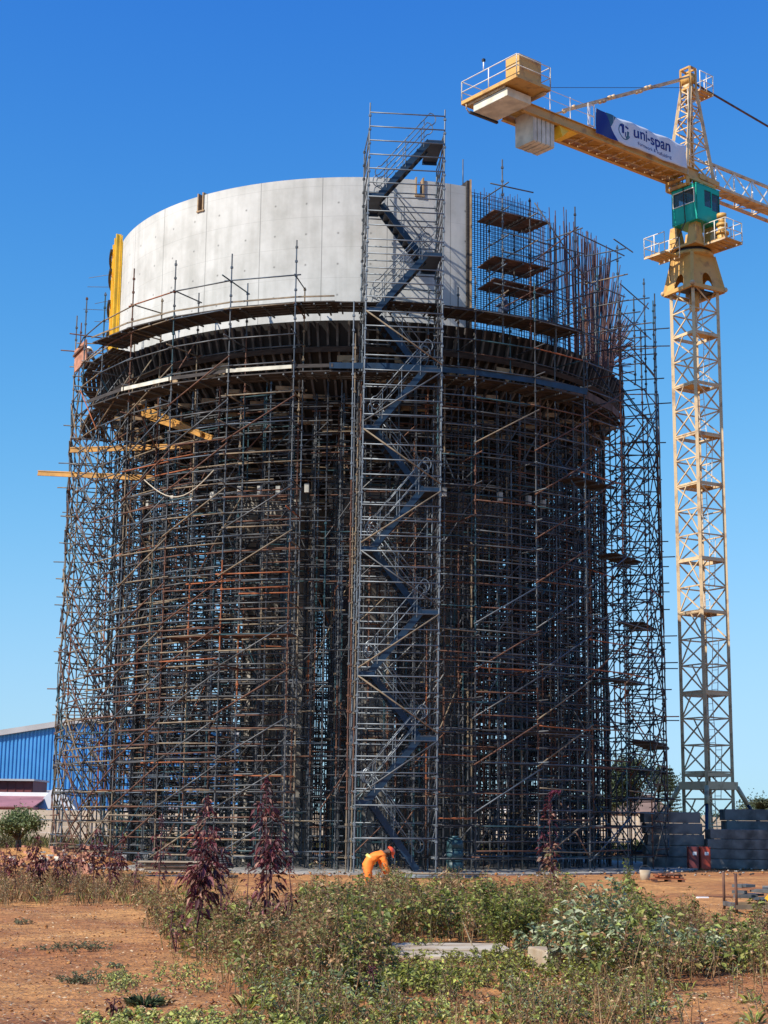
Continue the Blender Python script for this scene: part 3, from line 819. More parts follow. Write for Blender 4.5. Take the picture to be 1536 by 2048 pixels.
# ------------------------------------------------------------------ tower crane
A39 = R_(39); cu = Vector((math.cos(A39), math.sin(A39), 0)); cv = Vector((-cu.y, cu.x, 0)); CM = Vector((15.05, 74, 0))
def L(s, w_, z): return CM - cu * s + cv * w_ + Vector((0, 0, z))
UPZ = Vector((0, 0, 1))
crane = thing('tower_crane', 'yellow tower crane with green cab standing right of the tank', 'crane', (15.05, 74, 0))
def corner(k, hd=1.11):
    t = R_(-14.2 + 90 * k); return Vector((math.cos(t) * hd, math.sin(t) * hd, 0))
for k in range(4):
    mb = MB(); c = corner(k)
    mb.beam(CM + c, CM + c + UPZ * 27.2, .15, .15, 'crane_cream', up=c); mb.build('mast_leg', crane)
items = []; zs = [0.3 + 1.225 * i for i in range(23)]
for k in range(4):
    a, b = corner(k), corner((k + 1) % 4)
    for i, z in enumerate(zs[:-1]):
        z2 = zs[i + 1]; pa, pb = CM + a, CM + b
        def f1(mb, pa=pa, pb=pb, z=z): mb.beam(pa + UPZ * z, pb + UPZ * z, .06, .06, 'crane_cream')
        items.append(((pa + pb) / 2 + UPZ * z, f1))
        p, q_ = (pa, pb) if i % 2 == 0 else (pb, pa)
        def f2(mb, p=p, q_=q_, z=z, z2=z2): mb.beam(p + UPZ * z, q_ + UPZ * z2, .055, .055, 'crane_cream')
        items.append(((pa + pb) / 2 + UPZ * (z + .6), f2))
        if k in (2,) :
            def f3(mb, p=p, q_=q_, z=z, z2=z2): mb.beam(q_ + UPZ * z, (p + q_) / 2 + UPZ * z2, .05, .05, 'crane_cream')
            items.append(((pa + pb) / 2 + UPZ * (z + .7), f3))
emit(crane, 'lattice_bar', items)
for i, z in enumerate((3.9, 7.6, 11.4, 13.9, 17.5, 19.9, 22.4, 24.9)):
    mb = MB(); yaw = R_(30.8)
    o = (corner(3) + corner(0)) * (.22 if i % 2 else -.16) 
    mb.box(CM + o + UPZ * z, (1.45, .75, .05), 'crane_yellow', yaw)
    for k in range(4): mb.beam(CM + corner(k) * .98 + UPZ * (z - .06), CM + corner((k + 1) % 4) * .98 + UPZ * (z - .06), .05, .16, 'crane_cream')
    mb.build('rest_platform', crane)
mb = MB(); lo = corner(0) * .3 + corner(1) * .35; ld = (corner(0) - corner(1)).normalized() * .2
for i in range(11):
    z0 = .3 + i * 2.45; o = lo + ld * (1.0 if i % 2 else -1.0); tilt = ld * (.8 if i % 2 else -.8)
    for s in (-1, 1): mb.tube(CM + o + ld * s - tilt * .5 + UPZ * z0, CM + o + ld * s + tilt * .5 + UPZ * (z0 + 2.4), .02, 'rail_white', 5)
    for r in range(8):
        c = CM + o + tilt * (-.5 + r / 8) + UPZ * (z0 + .15 + r * .3); mb.tube(c - ld, c + ld, .012, 'rail_white', 4)
mb.build('ladder', crane)
# base: collar, struts, cross
mb = MB()
for z in (3.35,):
    for k in range(4): mb.beam(CM + corner(k, 1.28) + UPZ * z, CM + corner((k + 1) % 4, 1.28) + UPZ * z, .2, .35, 'crane_cream')
mb.build('base_collar', crane)
for k in range(4):
    mb = MB(); c = corner(k, 1.3); d = c.normalized()
    mb.tube(CM + c + UPZ * 3.3, CM + c + d * .45 + UPZ * 2.5, .11, 'crane_cream', 8); mb.tube(CM + c + d * .45 + UPZ * 2.5, CM + c + d * 1.9 + UPZ * .15, .075, 'blue_channel', 8)
    mb.build('base_strut', crane)
    mb = MB(); mb.beam(CM + UPZ * .18, CM + d * 3.4 + UPZ * .18, .3, .3, 'crane_cream'); mb.build('base_arm', crane)
# slewing frame under the ring
mb = MB(); rb = [CM + corner(k, 1.42) + UPZ * 27.15 for k in range(4)]; rt = [CM + corner(k, 1.0) + UPZ * 28.85 for k in range(4)]
for k in range(4):
    a, b, c, d = rb[k], rb[(k + 1) % 4], rt[(k + 1) % 4], rt[k]
    P = lambda u_, v_: (a + (b - a) * u_) * (1 - v_) + (d + (c - d) * u_) * v_
    arch = [(.34, .04)] + [(.5 - .16 * math.cos(math.pi * t / 6), .18 + .26 * math.sin(math.pi * t / 6)) for t in range(7)] + [(.66, .04)]
    poly = [(0.04, 0.04)] + arch + [(.96, .04), (.97, 1), (.03, 1)]
    nin = ((b - a).cross(d - a)).normalized() * .03
    o = [P(*p) for p in poly]; n_ = len(o)
    mb.add(o + [p + nin * -1 for p in o], [tuple(range(n_)), tuple(range(n_, 2 * n_))[::-1]] + [(i, (i + 1) % n_, n_ + (i + 1) % n_, n_ + i) for i in range(n_)], 'crane_yellow')
mb.build('slewing_frame', crane)
for k in range(4):
    mb = MB(); mb.beam(rb[k] - UPZ * .02, rt[k], .16, .16, 'crane_yellow'); mb.ball(rb[k] + (rb[k] - CM - UPZ * 27.15) * .05, .13, 'crane_cream'); mb.build('corner_fin', crane)
    mb = MB(); mb.beam(rb[k] - UPZ * .06, rb[(k + 1) % 4] - UPZ * .06, .16, .18, 'crane_yellow'); mb.build('base_beam', crane)
mb = MB(); mb.beam(rb[0] * .5 + rb[1] * .5, rb[2] * .5 + rb[3] * .5, .8, .06, 'deck_steel'); mb.tube(CM + UPZ * 26.2, CM + UPZ * 27.2, .25, 'crane_yellow', 10); mb.build('centre_plate', crane)
mb = MB(); mb.tube(CM + UPZ * 28.85, CM + UPZ * 29.02, 1.0, 'crane_yellow', 24); mb.tube(CM + UPZ * 29.0, CM + UPZ * 29.2, .88, 'black', 24); mb.build('slewing_ring', crane)
mb = MB(); mb.hexa([L(s, w_, 29.2) for s, w_ in ((-1, -1), (1, -1), (1, 1), (-1, 1))], [L(s, w_, 29.32) for s, w_ in ((-1, -1), (1, -1), (1, 1), (-1, 1))], 'crane_yellow'); mb.build('turntable_plate', crane)
def walkway(s0, s1, w0, w1, z, open_side, nm='walkway'):
    root = bpy.data.objects.new(nm, None); root.location = L((s0 + s1) / 2, (w0 + w1) / 2, z) - crane.location; col.objects.link(root); root.parent = crane
    mb = MB()
    for i in range(4):
        wa = w0 + (w1 - w0) * (i + .1) / 4; wb = w0 + (w1 - w0) * (i + .85) / 4
        mb.hexa([L(s0, wa, z), L(s1, wa, z), L(s1, wb, z), L(s0, wb, z)], [L(s0, wa, z + .05), L(s1, wa, z + .05), L(s1, wb, z + .05), L(s0, wb, z + .05)], 'crane_yellow')
    for s in (s0, s1): mb.beam(L(s, w0, z - .04), L(s, w1, z - .04), .06, .08, 'crane_cream')
    mb.build('floor', root)
    mb = MB(); cs = [(s0, w0), (s1, w0), (s1, w1), (s0, w1)]
    for i, (p, q_) in enumerate(zip(cs, cs[1:] + cs[:1])):
        if i == open_side: continue
        for h in (.5, 1.0): mb.tube(L(*p, z + h), L(*q_, z + h), .022, 'rail_white', 6)
        for p_ in (p, q_, ((p[0] + q_[0]) / 2, (p[1] + q_[1]) / 2)): mb.tube(L(*p_, z), L(*p_, z + 1.0), .025, 'rail_white', 6)
    mb.build('railing', root)
walkway(-.9, .35, -2.3, -1.0, 29.25, 2)
walkway(1.0, 2.1, .0, 1.3, 28.75, 0)
# tapered legs between turntable and cab
for s, w_ in ((.85, -.95), (-.85, -.95), (.85, .85), (-.85, .85)):
    mb = MB(); ds = .45 if s > 0 else -.45; dw = .5 if w_ > 0 else -.5
    bt = [L(s - ds * a, w_ - dw * b, 29.32) for a, b in ((0, 0), (1.3, 0), (1.3, 1.3), (0, 1.3))]
    tp = [L(s * .9 - ds * a, w_ * .9 - dw * b, 30.42) for a, b in ((0, 0), (.8, 0), (.8, .8), (0, .8))]
    mb.hexa(bt, tp, 'crane_yellow'); mb.build('cab_support', crane)
mb = MB()
for z0, z1, r in ((29.3, 29.75, .26), (29.75, 29.85, .34), (29.85, 30.15, .22), (30.15, 30.3, .28), (30.3, 30.6, .17), (30.6, 30.8, .24)): mb.tube(L(-.35, -1.55, z0), L(-.35, -1.55, z1), r, 'crane_yellow', 12)
mb.build('slewing_motor', crane)
mb = MB(); mb.hexa([L(-.25, -1.3, 29.32), L(-.8, -1.3, 29.32), L(-.8, -.9, 29.32), L(-.25, -.9, 29.32)], [L(-.25, -1.3, 29.9), L(-.8, -1.3, 29.9), L(-.8, -.9, 29.9), L(-.25, -.9, 29.9)], 'crane_cream'); mb.build('gearbox', crane)
# cab
cab = bpy.data.objects.new('cab', None); cab.location = L(.1, -.35, 30.45) - crane.location; col.objects.link(cab); cab.parent = crane
S0, S1, W0, W1, Z0, Z1 = -.72, 1.0, -1.15, .42, 30.4, 32.2
def pane(mb, pts, th, m, nrm):
    n_ = len(pts); o = [p for p in pts]; mb.add(o + [p - nrm * th for p in o], [tuple(range(n_)), tuple(range(n_, 2 * n_))[::-1]] + [(i, (i + 1) % n_, n_ + (i + 1) % n_, n_ + i) for i in range(n_)], m)
mb = MB()
# walls built as frames round the windows
def wallframe(fn, a0, a1, z0, z1, wins, m, nrm):
    xs = sorted({a0, a1, *[w_[0] for w_ in wins], *[w_[1] for w_ in wins]}); zs_ = sorted({z0, z1, *[w_[2] for w_ in wins], *[w_[3] for w_ in wins]})
    for xa, xb in zip(xs[:-1], xs[1:]):
        for za, zb in zip(zs_[:-1], zs_[1:]):
            if any(w_[0] <= xa and xb <= w_[1] and w_[2] <= za and zb <= w_[3] for w_ in wins): continue
            pane(mb, [fn(xa, za), fn(xb, za), fn(xb, zb), fn(xa, zb)], .04, m, nrm)
wl = [(-.98, .3, 31.3, 31.98)]; wr = [(-.68, -.14, 31.05, 31.95), (-.08, .42, 31.15, 32.0)]
wallframe(lambda a, z: L(S1, a, z), W0, W1, Z0, Z1, wl, 'cab_green', -cu)
wallframe(lambda a, z: L(a, W0, z), S0, S1, Z0, Z1, wr, 'cab_green', -cv)
wallframe(lambda a, z: L(a, W1, z), S0, S1, Z0, Z1, [(-.5, .5, 31.2, 31.9)], 'cab_green', cv)
wallframe(lambda a, z: L(S0, a, z), W0, W1, Z0, Z1, [(-.98, .3, 30.9, 31.9)], 'cab_green', cu)
for z in (Z0, Z1): mb.hexa([L(S0, W0, z - .03), L(S1, W0, z - .03), L(S1, W1, z - .03), L(S0, W1, z - .03)], [L(S0, W0, z + .03), L(S1, W0, z + .03), L(S1, W1, z + .03), L(S0, W1, z + .03)], 'cab_green')
mb.build('cab_body', cab)
mat('cab_glass', (0.05, 0.07, 0.09), 0.05); MATS['cab_glass'].node_tree.nodes['Principled BSDF'].inputs['Alpha'].default_value = 0.55
for fn, ws, nrm in ((lambda a, z: L(S1 - .03, a, z), wl, -cu), (lambda a, z: L(a, W0 + .03, z), wr, -cv), (lambda a, z: L(S0 + .03, a, z), [(-.98, .3, 30.9, 31.9)], cu)):
    for w_ in ws:
        root = MB(); pane(root, [fn(w_[0], w_[2]), fn(w_[1], w_[2]), fn(w_[1], w_[3]), fn(w_[0], w_[3])], .008, 'cab_glass', nrm); root.build('window', cab)
mb = MB()
for a, b in (((-1.0, 31.28), (.32, 31.28)), ((-1.0, 32.0), (.32, 32.0)), ((-1.0, 31.28), (-1.0, 32.0)), ((.32, 31.28), (.32, 32.0))): mb.beam(L(S1 + .015, a[0], a[1]), L(S1 + .015, b[0], b[1]), .04, .04, 'rail_white')
mb.build('window_frame', cab)
mb = MB()
for w_ in (-.95, -.35, .25): mb.beam(L(S1 + .012, w_, 30.5), L(S1 + .012, w_, 31.25), .03, .03, 'cab_green')
mb.box(L(0.1, -.35, 30.95), (.5, .5, .9), 'black', A39); mb.build('seat_and_ribs', cab)
# tower head
mb = MB()
for z in (32.27, 32.62):
    for a, b in (((-.85, -.7), (1.1, -.7)), ((-.85, .6), (1.1, .6)), ((-.85, -.7), (-.85, .6)), ((1.1, -.7), (1.1, .6))): mb.beam(L(*a, z), L(*b, z), .12, .14, 'crane_yellow')
for a in ((-.85, -.7), (1.1, -.7), (-.85, .6), (1.1, .6), (.1, -.7), (.1, .6)): mb.beam(L(*a, 32.25), L(*a, 32.65), .16, .16, 'crane_yellow')
mb.beam(L(.9, -.4, 32.3), L(-.6, .4, 32.6), .1, .1, 'crane_yellow'); mb.build('jib_base', crane)
mb = MB()
base = [(-1.05, -.62), (1.05, -.62), (1.05, .62), (-1.05, .62)]; tops = [(-.22, -.3), (.22, -.3), (.22, .3), (-.22, .3)]
def hd(k, t): b, a = base[k], tops[k]; return L(b[0] + (a[0] - b[0]) * t, b[1] + (a[1] - b[1]) * t, 32.75 + 5.0 * t)
for k in range(4): mb = MB(); mb.beam(hd(k, 0), hd(k, 1), .14, .14, 'crane_cream'); mb.build('head_leg', crane)
for k in range(4):
    k2 = (k + 1) % 4; ts = [0, .2, .38, .54, .68, .8, .9, 1.0]
    for i, (t, t2) in enumerate(zip(ts[:-1], ts[1:])):
        mb = MB(); a, b = (k, k2) if i % 2 == 0 else (k2, k)
        mb.beam(hd(a, t), hd(b, t2), .06, .06, 'crane_cream'); mb.beam(hd(k, t2), hd(k2, t2), .05, .05, 'crane_cream'); mb.build('head_brace', crane)
mb = MB()
for s in (-.1, .14): mb.tube(L(s, -.1, 32.8), L(s * .6, -.1, 38.0), .07, 'crane_yellow', 8)
mb.build('head_tube', crane)
mb = MB()
for s in (.36, .62): mb.tube(L(s, -.55, 32.8), L(s - .18, -.3, 37.6), .02, 'rail_white', 5)
for i in range(16): f = i / 16; mb.tube(L(.36 - .18 * f, -.55 + .25 * f, 32.9 + 4.7 * f), L(.62 - .18 * f, -.55 + .25 * f, 32.9 + 4.7 * f), .014, 'rail_white', 4)
mb.build('head_ladder', crane)
mb = MB()
for s, w_ in tops:
    mb.beam(L(s, w_, 37.7), L(s, w_, 38.85), .1, .1, 'crane_yellow')
for z in (37.75, 38.85):
    for a, b in zip(tops, tops[1:] + tops[:1]): mb.beam(L(*a, z), L(*b, z), .09, .09, 'crane_yellow')
mb.tube(L(0, -.3, 38.3), L(0, .3, 38.3), .28, 'crane_yellow', 14); mb.tube(L(0, -.2, 37.9), L(0, .2, 37.9), .2, 'crane_cream', 12)
mb.build('cathead', crane)
walkway(-1.25, -.25, -.55, .55, 37.7, 1, 'head_platform')
# counter jib
for w_ in (-.65, .65):
    mb = MB(); mb.beam(L(.2, w_, 32.93), L(12.2, w_, 32.93), .03, .42, 'crane_yellow')
    for z in (32.71, 33.15): mb.beam(L(.2, w_, z), L(12.2, w_, z), .2, .035, 'crane_yellow')
    mb.build('counter_jib_beam', crane)
    mb = MB(); mb.beam(L(.2, w_, 32.93), L(-1.3, w_, 32.85), .16, .25, 'crane_yellow'); mb.build('jib_foot', crane)
for i in range(8):
    s = 1.0 + i * 1.3
    mb = MB()
    for ds in (0, .55): 
        for wa, wb in ((-.58, -.2), (-.12, .2), (.28, .58)): mb.beam(L(s + ds, wa, 32.74), L(s + ds, wb, 32.74), .07, .05, 'crane_cream')
    mb.beam(L(s, -.6, 32.8), L(s + 1.25, .6, 32.8), .05, .05, 'crane_yellow'); mb.build('cross_member', crane)
mb = MB(); mb.hexa([L(.6, -.5, 33.02), L(12.0, -.5, 33.02), L(12.0, .5, 33.02), L(.6, .5, 33.02)], [L(.6, -.5, 33.06), L(12.0, -.5, 33.06), L(12.0, .5, 33.06), L(.6, .5, 33.06)], 'crane_yellow'); mb.build('jib_walkway', crane)
mb = MB(); mb.hexa([L(9.7, -.66, 32.2), L(9.2, -.6, 32.66), L(9.2, .6, 32.66), L(9.7, .6, 32.2)], [L(9.9, -.66, 32.69), L(8.6, -.6, 32.69), L(8.6, .6, 32.69), L(9.9, .6, 32.69)], 'yellow_form'); mb.build('yellow_bracket', crane)
for w_ in (-.78, .78):
    mb = MB()
    for h in (.5, .95): mb.tube(L(4.5 if w_ > 0 else 7.9, w_, 33.2 + h), L(11.9, w_, 33.2 + h), .014, 'rail_white', 5)
    for s in ((8, 9.3, 10.6, 11.8) if w_ < 0 else (4.6, 6.2, 7.8, 9.4, 11, 11.8)): mb.tube(L(s, w_, 33.15), L(s, w_, 34.2), .02, 'rail_white', 5)
    mb.build('guardrail', crane)
mb = MB(); c_ = [(8.15, 33.2), (7.75, 33.2), (7.75, 34.25), (8.15, 34.25)]
for a, b in zip(c_, c_[1:] + c_[:1]): mb.beam(L(a[0], -.8, a[1]), L(b[0], -.8, b[1]), .05, .05, 'rail_white')
mb.beam(L(8.15, -.8, 33.7), L(7.75, -.8, 33.7), .05, .05, 'rail_white'); mb.build('gate_frame', crane)
# ballast: five upright slabs and one flat block
for i in range(5):
    mb = MB(); s = 10.15 + i * .275; h_ = rnd.uniform(-.04, .04)
    pts_ = [(-.57, 31.56 + h_), (-.53, 31.52 + h_), (.53, 31.52 + h_), (.57, 31.56 + h_), (.57, 33.0), (-.57, 33.0)]
    o = [L(s, a, z) for a, z in pts_]; o2 = [L(s + .225, a, z) for a, z in pts_]; n_ = 6
    mb.add(o + o2, [tuple(range(6)), tuple(range(6, 12))[::-1]] + [(i_, (i_ + 1) % 6, 6 + (i_ + 1) % 6, 6 + i_) for i_ in range(6)], 'ballast_concrete')
    mb.build('ballast_slab', crane, bevel=.008)
mb = MB(); mb.hexa([L(12.3, -1.3, 32.72), L(13.75, -1.3, 32.72), L(13.75, .9, 32.72), L(12.3, .9, 32.72)], [L(12.3, -1.3, 33.12), L(13.75, -1.3, 33.12), L(13.75, .9, 33.12), L(12.3, .9, 33.12)], 'ballast_concrete'); mb.build('ballast_block', crane, bevel=.03)
mb = MB(); mb.beam(L(12.2, .98, 32.7), L(13.9, .98, 32.7), .12, .1, 'black'); mb.build('block_clamp', crane)
# machinery deck
mb = MB(); q4 = [(11.9, -2.1), (13.95, -2.1), (13.95, 1.45), (11.9, 1.45)]
mb.hexa([L(*p, 33.22) for p in q4], [L(*p, 33.3) for p in q4], 'crane_yellow')
for a, b in zip(q4, q4[1:] + q4[:1]): mb.beam(L(*a, 33.28), L(*b, 33.28), .06, .16, 'crane_yellow')
mb.beam(L(12.0, -1.9, 33.14), L(12.0, 1.3, 33.14), .12, .12, 'crane_cream'); mb.beam(L(13.8, -1.2, 33.16), L(13.8, 1.3, 33.16), .08, .08, 'crane_cream')
mb.build('machinery_deck', crane)
mb = MB()
for i, (a, b) in enumerate(zip(q4, q4[1:] + q4[:1])):
    for h in (.5, 1.0): mb.tube(L(*a, 33.3 + h), L(*b, 33.3 + h), .022, 'rail_white', 6)
    n_ = 2 if i % 2 else 1
    for t in [k / n_ for k in range(n_ + 1)]: mb.tube(L(a[0] + (b[0] - a[0]) * t, a[1] + (b[1] - a[1]) * t, 33.3), L(a[0] + (b[0] - a[0]) * t, a[1] + (b[1] - a[1]) * t, 34.3), .028, 'rail_white', 6)
mb.build('deck_railing', crane)
mb = MB(); q5 = [(12.35, -2.0), (13.7, -2.0), (13.7, -1.15), (12.35, -1.15)]; mb.hexa([L(*p, 33.31) for p in q5], [L(*p, 34.45) for p in q5], 'crane_yellow')
mb.beam(L(13.72, -1.95, 33.95), L(13.72, -1.2, 33.95), .03, .03, 'crane_cream'); mb.build('electric_cabinet', crane, bevel=.02)
mb = MB(); mb.tube(L(12.9, -.6, 33.6), L(12.9, .1, 33.6), .24, 'rust', 14); mb.tube(L(12.9, .15, 33.6), L(12.9, .5, 33.6), .17, 'crane_cream', 12)
mb.hexa([L(*p, 33.31) for p in ((12.6, -.7), (13.3, -.7), (13.3, .6), (12.6, .6))], [L(*p, 33.4) for p in ((12.6, -.7), (13.3, -.7), (13.3, .6), (12.6, .6))], 'crane_yellow'); mb.build('hoist_winch', crane)
mb = MB(); mb.tube(L(13.95, 0, 34.3), L(13.95, 0, 34.75), .03, 'white', 6); mb.box(L(13.95, 0, 34.8), (.12, .12, .12), 'black', A39); mb.build('warning_lamp', crane)
mb = MB(); mb.path([L(13.9, 1.2, 33.2), L(13.9, 1.2, 32.95), L(13.7, 1.25, 32.85), L(13.4, 1.3, 32.85)], .03, 'crane_cream'); mb.build('deck_bracket', crane)
# ties
for w_ in (-.3, .3):
    mb = MB(); a = L(.25, w_, 38.3); b = L(9.3, w_, 33.75); mb.beam(a, b, .05, .09, 'crane_cream')
    for t in (.33, .36, .62, .65, .92): p = a + (b - a) * t; mb.tube(p - cv * .07, p + cv * .07, .1, 'crane_cream', 8)
    mb.build('counter_tie', crane)
    if w_ < 0: continue
    mb = MB(); a = L(-.25, 0, 38.3); b = L(-40, 0, 34.5); mb.beam(a, b, .06, .09, 'rust')
    mb.build('jib_tie', crane)
mb = MB(); mb.tube(L(.3, 0, 37.8), L(12.6, -.2, 33.85), .014, 'cable', 5); mb.build('hoist_rope', crane)
mb = MB(); mb.path([L(.9, -.2, 33.0), L(1.05, -.35, 32.3), L(1.08, -.4, 31.4), L(1.1, -.5, 30.4), L(1.2, -.1, 29.6), L(1.15, .4, 29.0), L(1.1, .6, 28.2), L(1.15, .5, 27.6)], .025, 'cable', 6); mb.build('power_cable', crane)
# jib
for w_ in (-.6, .6):
    mb = MB(); mb.beam(L(-1.2, w_, 32.75), L(-42, w_, 32.75), .14, .14, 'crane_cream'); mb.build('jib_chord', crane)
mb = MB(); mb.beam(L(-1.2, 0, 34.25), L(-42, 0, 34.25), .13, .13, 'crane_cream'); mb.build('jib_chord', crane)
items = []
for i in range(28):
    s = -1.2 - i * 1.45
    for w_ in (-.6, .6):
        for s2, s3 in ((s, s - .72), (s - 1.45, s - .72)):
            items.append((L(s2, w_, 33.5), lambda mb, s2=s2, s3=s3, w_=w_: mb.beam(L(s2, w_, 32.75), L(s3, 0, 34.25), .06, .06, 'rail_white')))
    items.append((L(s, 0, 32.7), lambda mb, s=s: mb.beam(L(s, -.6, 32.75), L(s, .6, 32.75), .06, .06, 'crane_cream')))
    items.append((L(s, 0, 32.6), lambda mb, s=s, i=i: mb.beam(L(s, -.6 if i % 2 else .6, 32.75), L(s - 1.45, .6 if i % 2 else -.6, 32.75), .05, .05, 'crane_cream')))
emit(crane, 'jib_lattice', items)
mb = MB(); mb.hexa([L(-2, -.3, 32.85), L(-14, -.3, 32.85), L(-14, .3, 32.85), L(-2, .3, 32.85)], [L(-2, -.3, 32.88), L(-14, -.3, 32.88), L(-14, .3, 32.88), L(-2, .3, 32.88)], 'crane_cream'); mb.build('jib_catwalk', crane)

# banner on the counter jib
BW, BH = 6.35, 1.22
ban = thing('banner', 'white and navy company banner hung along the crane counter jib', 'banner', L(4.5, -.86, 32.9))
def Bp(a, b, d=0.0):
    wav = .05 * math.sin(a * 2.3 + b * 1.2) * (1 if a > 1.2 else .3) + .03 * math.sin(a * 5.1 - b * 3)
    return L(7.7 - a, -.86 - wav * .8 - d, 32.90 + b - .0 * a)
def bpatch(mb, poly_fn, a0, a1, m, d, na=24, nb=8):
    # poly_fn(t) -> (b_low, b_high) limits for each a
    vs = []; fs = []
    for i in range(na + 1):
        a = a0 + (a1 - a0) * i / na; lo_, hi_ = poly_fn(a)
        for j in range(nb + 1): vs.append(Bp(a, lo_ + (hi_ - lo_) * j / nb, d))
    for i in range(na):
        for j in range(nb): fs.append((i * (nb + 1) + j, (i + 1) * (nb + 1) + j, (i + 1) * (nb + 1) + j + 1, i * (nb + 1) + j + 1))
    mb.add(vs, fs, m, True)
def white_hi(a): return BH - (0 if a < 5.2 else .12 * math.sin((a - 5.2) * 2.6) ** 2)
mb = MB(); bpatch(mb, lambda a: (0, white_hi(a)), 0, BW, 'banner_white', 0, 80, 12); 
o = mb.build('sheet', ban); sm = o.modifiers.new('thick', 'SOLIDIFY'); sm.thickness = .004
def navy_lim(a):
    hi_ = BH if a < .65 else max(0, BH - (a - .65) * (BH - .6) / (1.02 - .65)) if a < 1.02 else .6 - (a - 1.02) * .6 / (1.5 - 1.02)
    return (0, hi_)
mb = MB(); bpatch(mb, navy_lim, 0, 1.5, 'banner_navy', .006, 40, 8); mb.build('navy_corner', ban)
def teal_lim(a):
    lo_ = BH - (a - .65) * (BH - .6) / (1.02 - .65) if a < 1.02 else .6 + (a - 1.02) * (BH - .6) / (1.42 - 1.02)
    return (min(lo_, BH), BH)
mb = MB(); bpatch(mb, teal_lim, .66, 1.42, 'banner_teal', .006, 24, 6); mb.build('teal_triangle', ban)
# round emblem
mb = MB()
def strip(mb, pts_, wd, m):
    for (a0, b0), (a1, b1) in zip(pts_[:-1], pts_[1:]):
        d = math.hypot(a1 - a0, b1 - b0); nx, ny = -(b1 - b0) / d * wd / 2, (a1 - a0) / d * wd / 2
        mb.add([Bp(a0 + nx, b0 + ny, .007), Bp(a0 - nx, b0 - ny, .007), Bp(a1 - nx, b1 - ny, .007), Bp(a1 + nx, b1 + ny, .007)], [(0, 1, 2, 3)], m)
ec, eb, er = 1.98, .66, .38
strip(mb, [(ec + er * math.cos(R_(t)), eb + er * math.sin(R_(t))) for t in range(110, 345, 12)], .05, 'banner_teal')
strip(mb, [(ec - .30, eb + .26), (ec - .08, eb + .26)], .12, 'banner_navy'); strip(mb, [(ec - .12, eb + .34), (ec - .12, eb - .12)], .15, 'banner_navy')
strip(mb, [(ec + .02, eb + .26), (ec + .22, eb + .18)], .1, 'banner_navy')
strip(mb, [(ec + .22, eb + .05), (ec + .22, eb - .22), (ec + .1, eb - .3)], .14, 'banner_teal'); strip(mb, [(ec + .05, eb - .02), (ec + .05, eb - .24)], .07, 'banner_navy')
mb.build('emblem', ban)
def banner_text(txt, a, b, size, m, bold=0.0, nm='lettering'):
    cu_ = bpy.data.curves.new('t', 'FONT'); cu_.body = txt; cu_.size = size; cu_.offset = bold
    to = bpy.data.objects.new('t', cu_); col.objects.link(to); bpy.context.view_layer.update()
    me = bpy.data.meshes.new_from_object(to.evaluated_get(bpy.context.evaluated_depsgraph_get()))
    bpy.data.objects.remove(to); 
    vs = [Bp(a + v.co.x, b + v.co.y, .009) for v in me.vertices]; fs = [tuple(p.vertices) for p in me.polygons]
    mb = MB(); mb.add(vs, fs, m); mb.build(nm, ban); return max(v.co.x for v in me.vertices)
banner_text('uni-span', 2.55, .56, .80, 'banner_navy', .014)
banner_text('Formwork & Scaffolding', 2.8, .2, .25, 'banner_navy', .0, 'small_lettering')

# ------------------------------------------------------------------ concrete slabs (site blocks)
slab_pad = MB(); N = 64
vs = [Vector((CX + 13.0 * math.cos(2 * math.pi * i / N), CY + 13.0 * math.sin(2 * math.pi * i / N), z)) for z in (-.1, .055) for i in range(N)]
slab_pad.add(vs, [(i, (i + 1) % N, N + (i + 1) % N, N + i) for i in range(N)] + [tuple(range(N, 2 * N))], 'slab_concrete'); slab_pad.build('concrete_slab', None, kind='structure')
ords = ('lowest', 'second from bottom', 'third from bottom', 'fourth from bottom', 'topmost')
def stack(x0, x1, y, n_, h, d, where, yaw=0, m='block_concrete'):
    for i in range(n_):
        mb = MB(); off = rnd.uniform(-.08, .08)
        mb.box(((x0 + x1) / 2 + off, y + d / 2 + rnd.uniform(-.03, .03), .02 + h * i + (h - .014) / 2), (x1 - x0, d, h - .014), m, yaw + rnd.uniform(-.01, .01))
        o_ = 'topmost' if i == n_ - 1 else ords[i]
        mb.build('concrete_block', None, f'grey concrete block {o_} in the {where}', 'concrete block', 'stacked concrete ballast blocks', bevel=.02)
stack(9.85, 11.95, 60.0, 5, .41, 1.0, 'stack left of lockers')
stack(12.1, 16.6, 59.6, 4, .36, 1.0, 'low front stack right of lockers')
stack(13.4, 18.5, 62.6, 5, .44, 1.0, 'rear stack right of crane base')
# cabinets in front of the blocks
for x, m, lb in ((11.35, 'maroon', 'dark maroon steel locker with white sticker leaning beside the red one'), (11.78, 'red_plastic', 'red steel locker with white sticker between the two concrete stacks')):
    t = thing('steel_locker', lb, 'locker', (x, 58.9, 0), 'lockers in front of the concrete blocks')
    mb = MB(); mb.box((x, 58.9, .42), (.36, .4, .8), m); mb.build('body', t, bevel=.01)
    mb = MB(); mb.box((x, 58.69, .42), (.30, .02, .7), m); mb.build('door', t)
    mb = MB(); mb.box((x + .03, 58.672, .58), (.14, .006, .12), 'white'); mb.build('sticker', t)
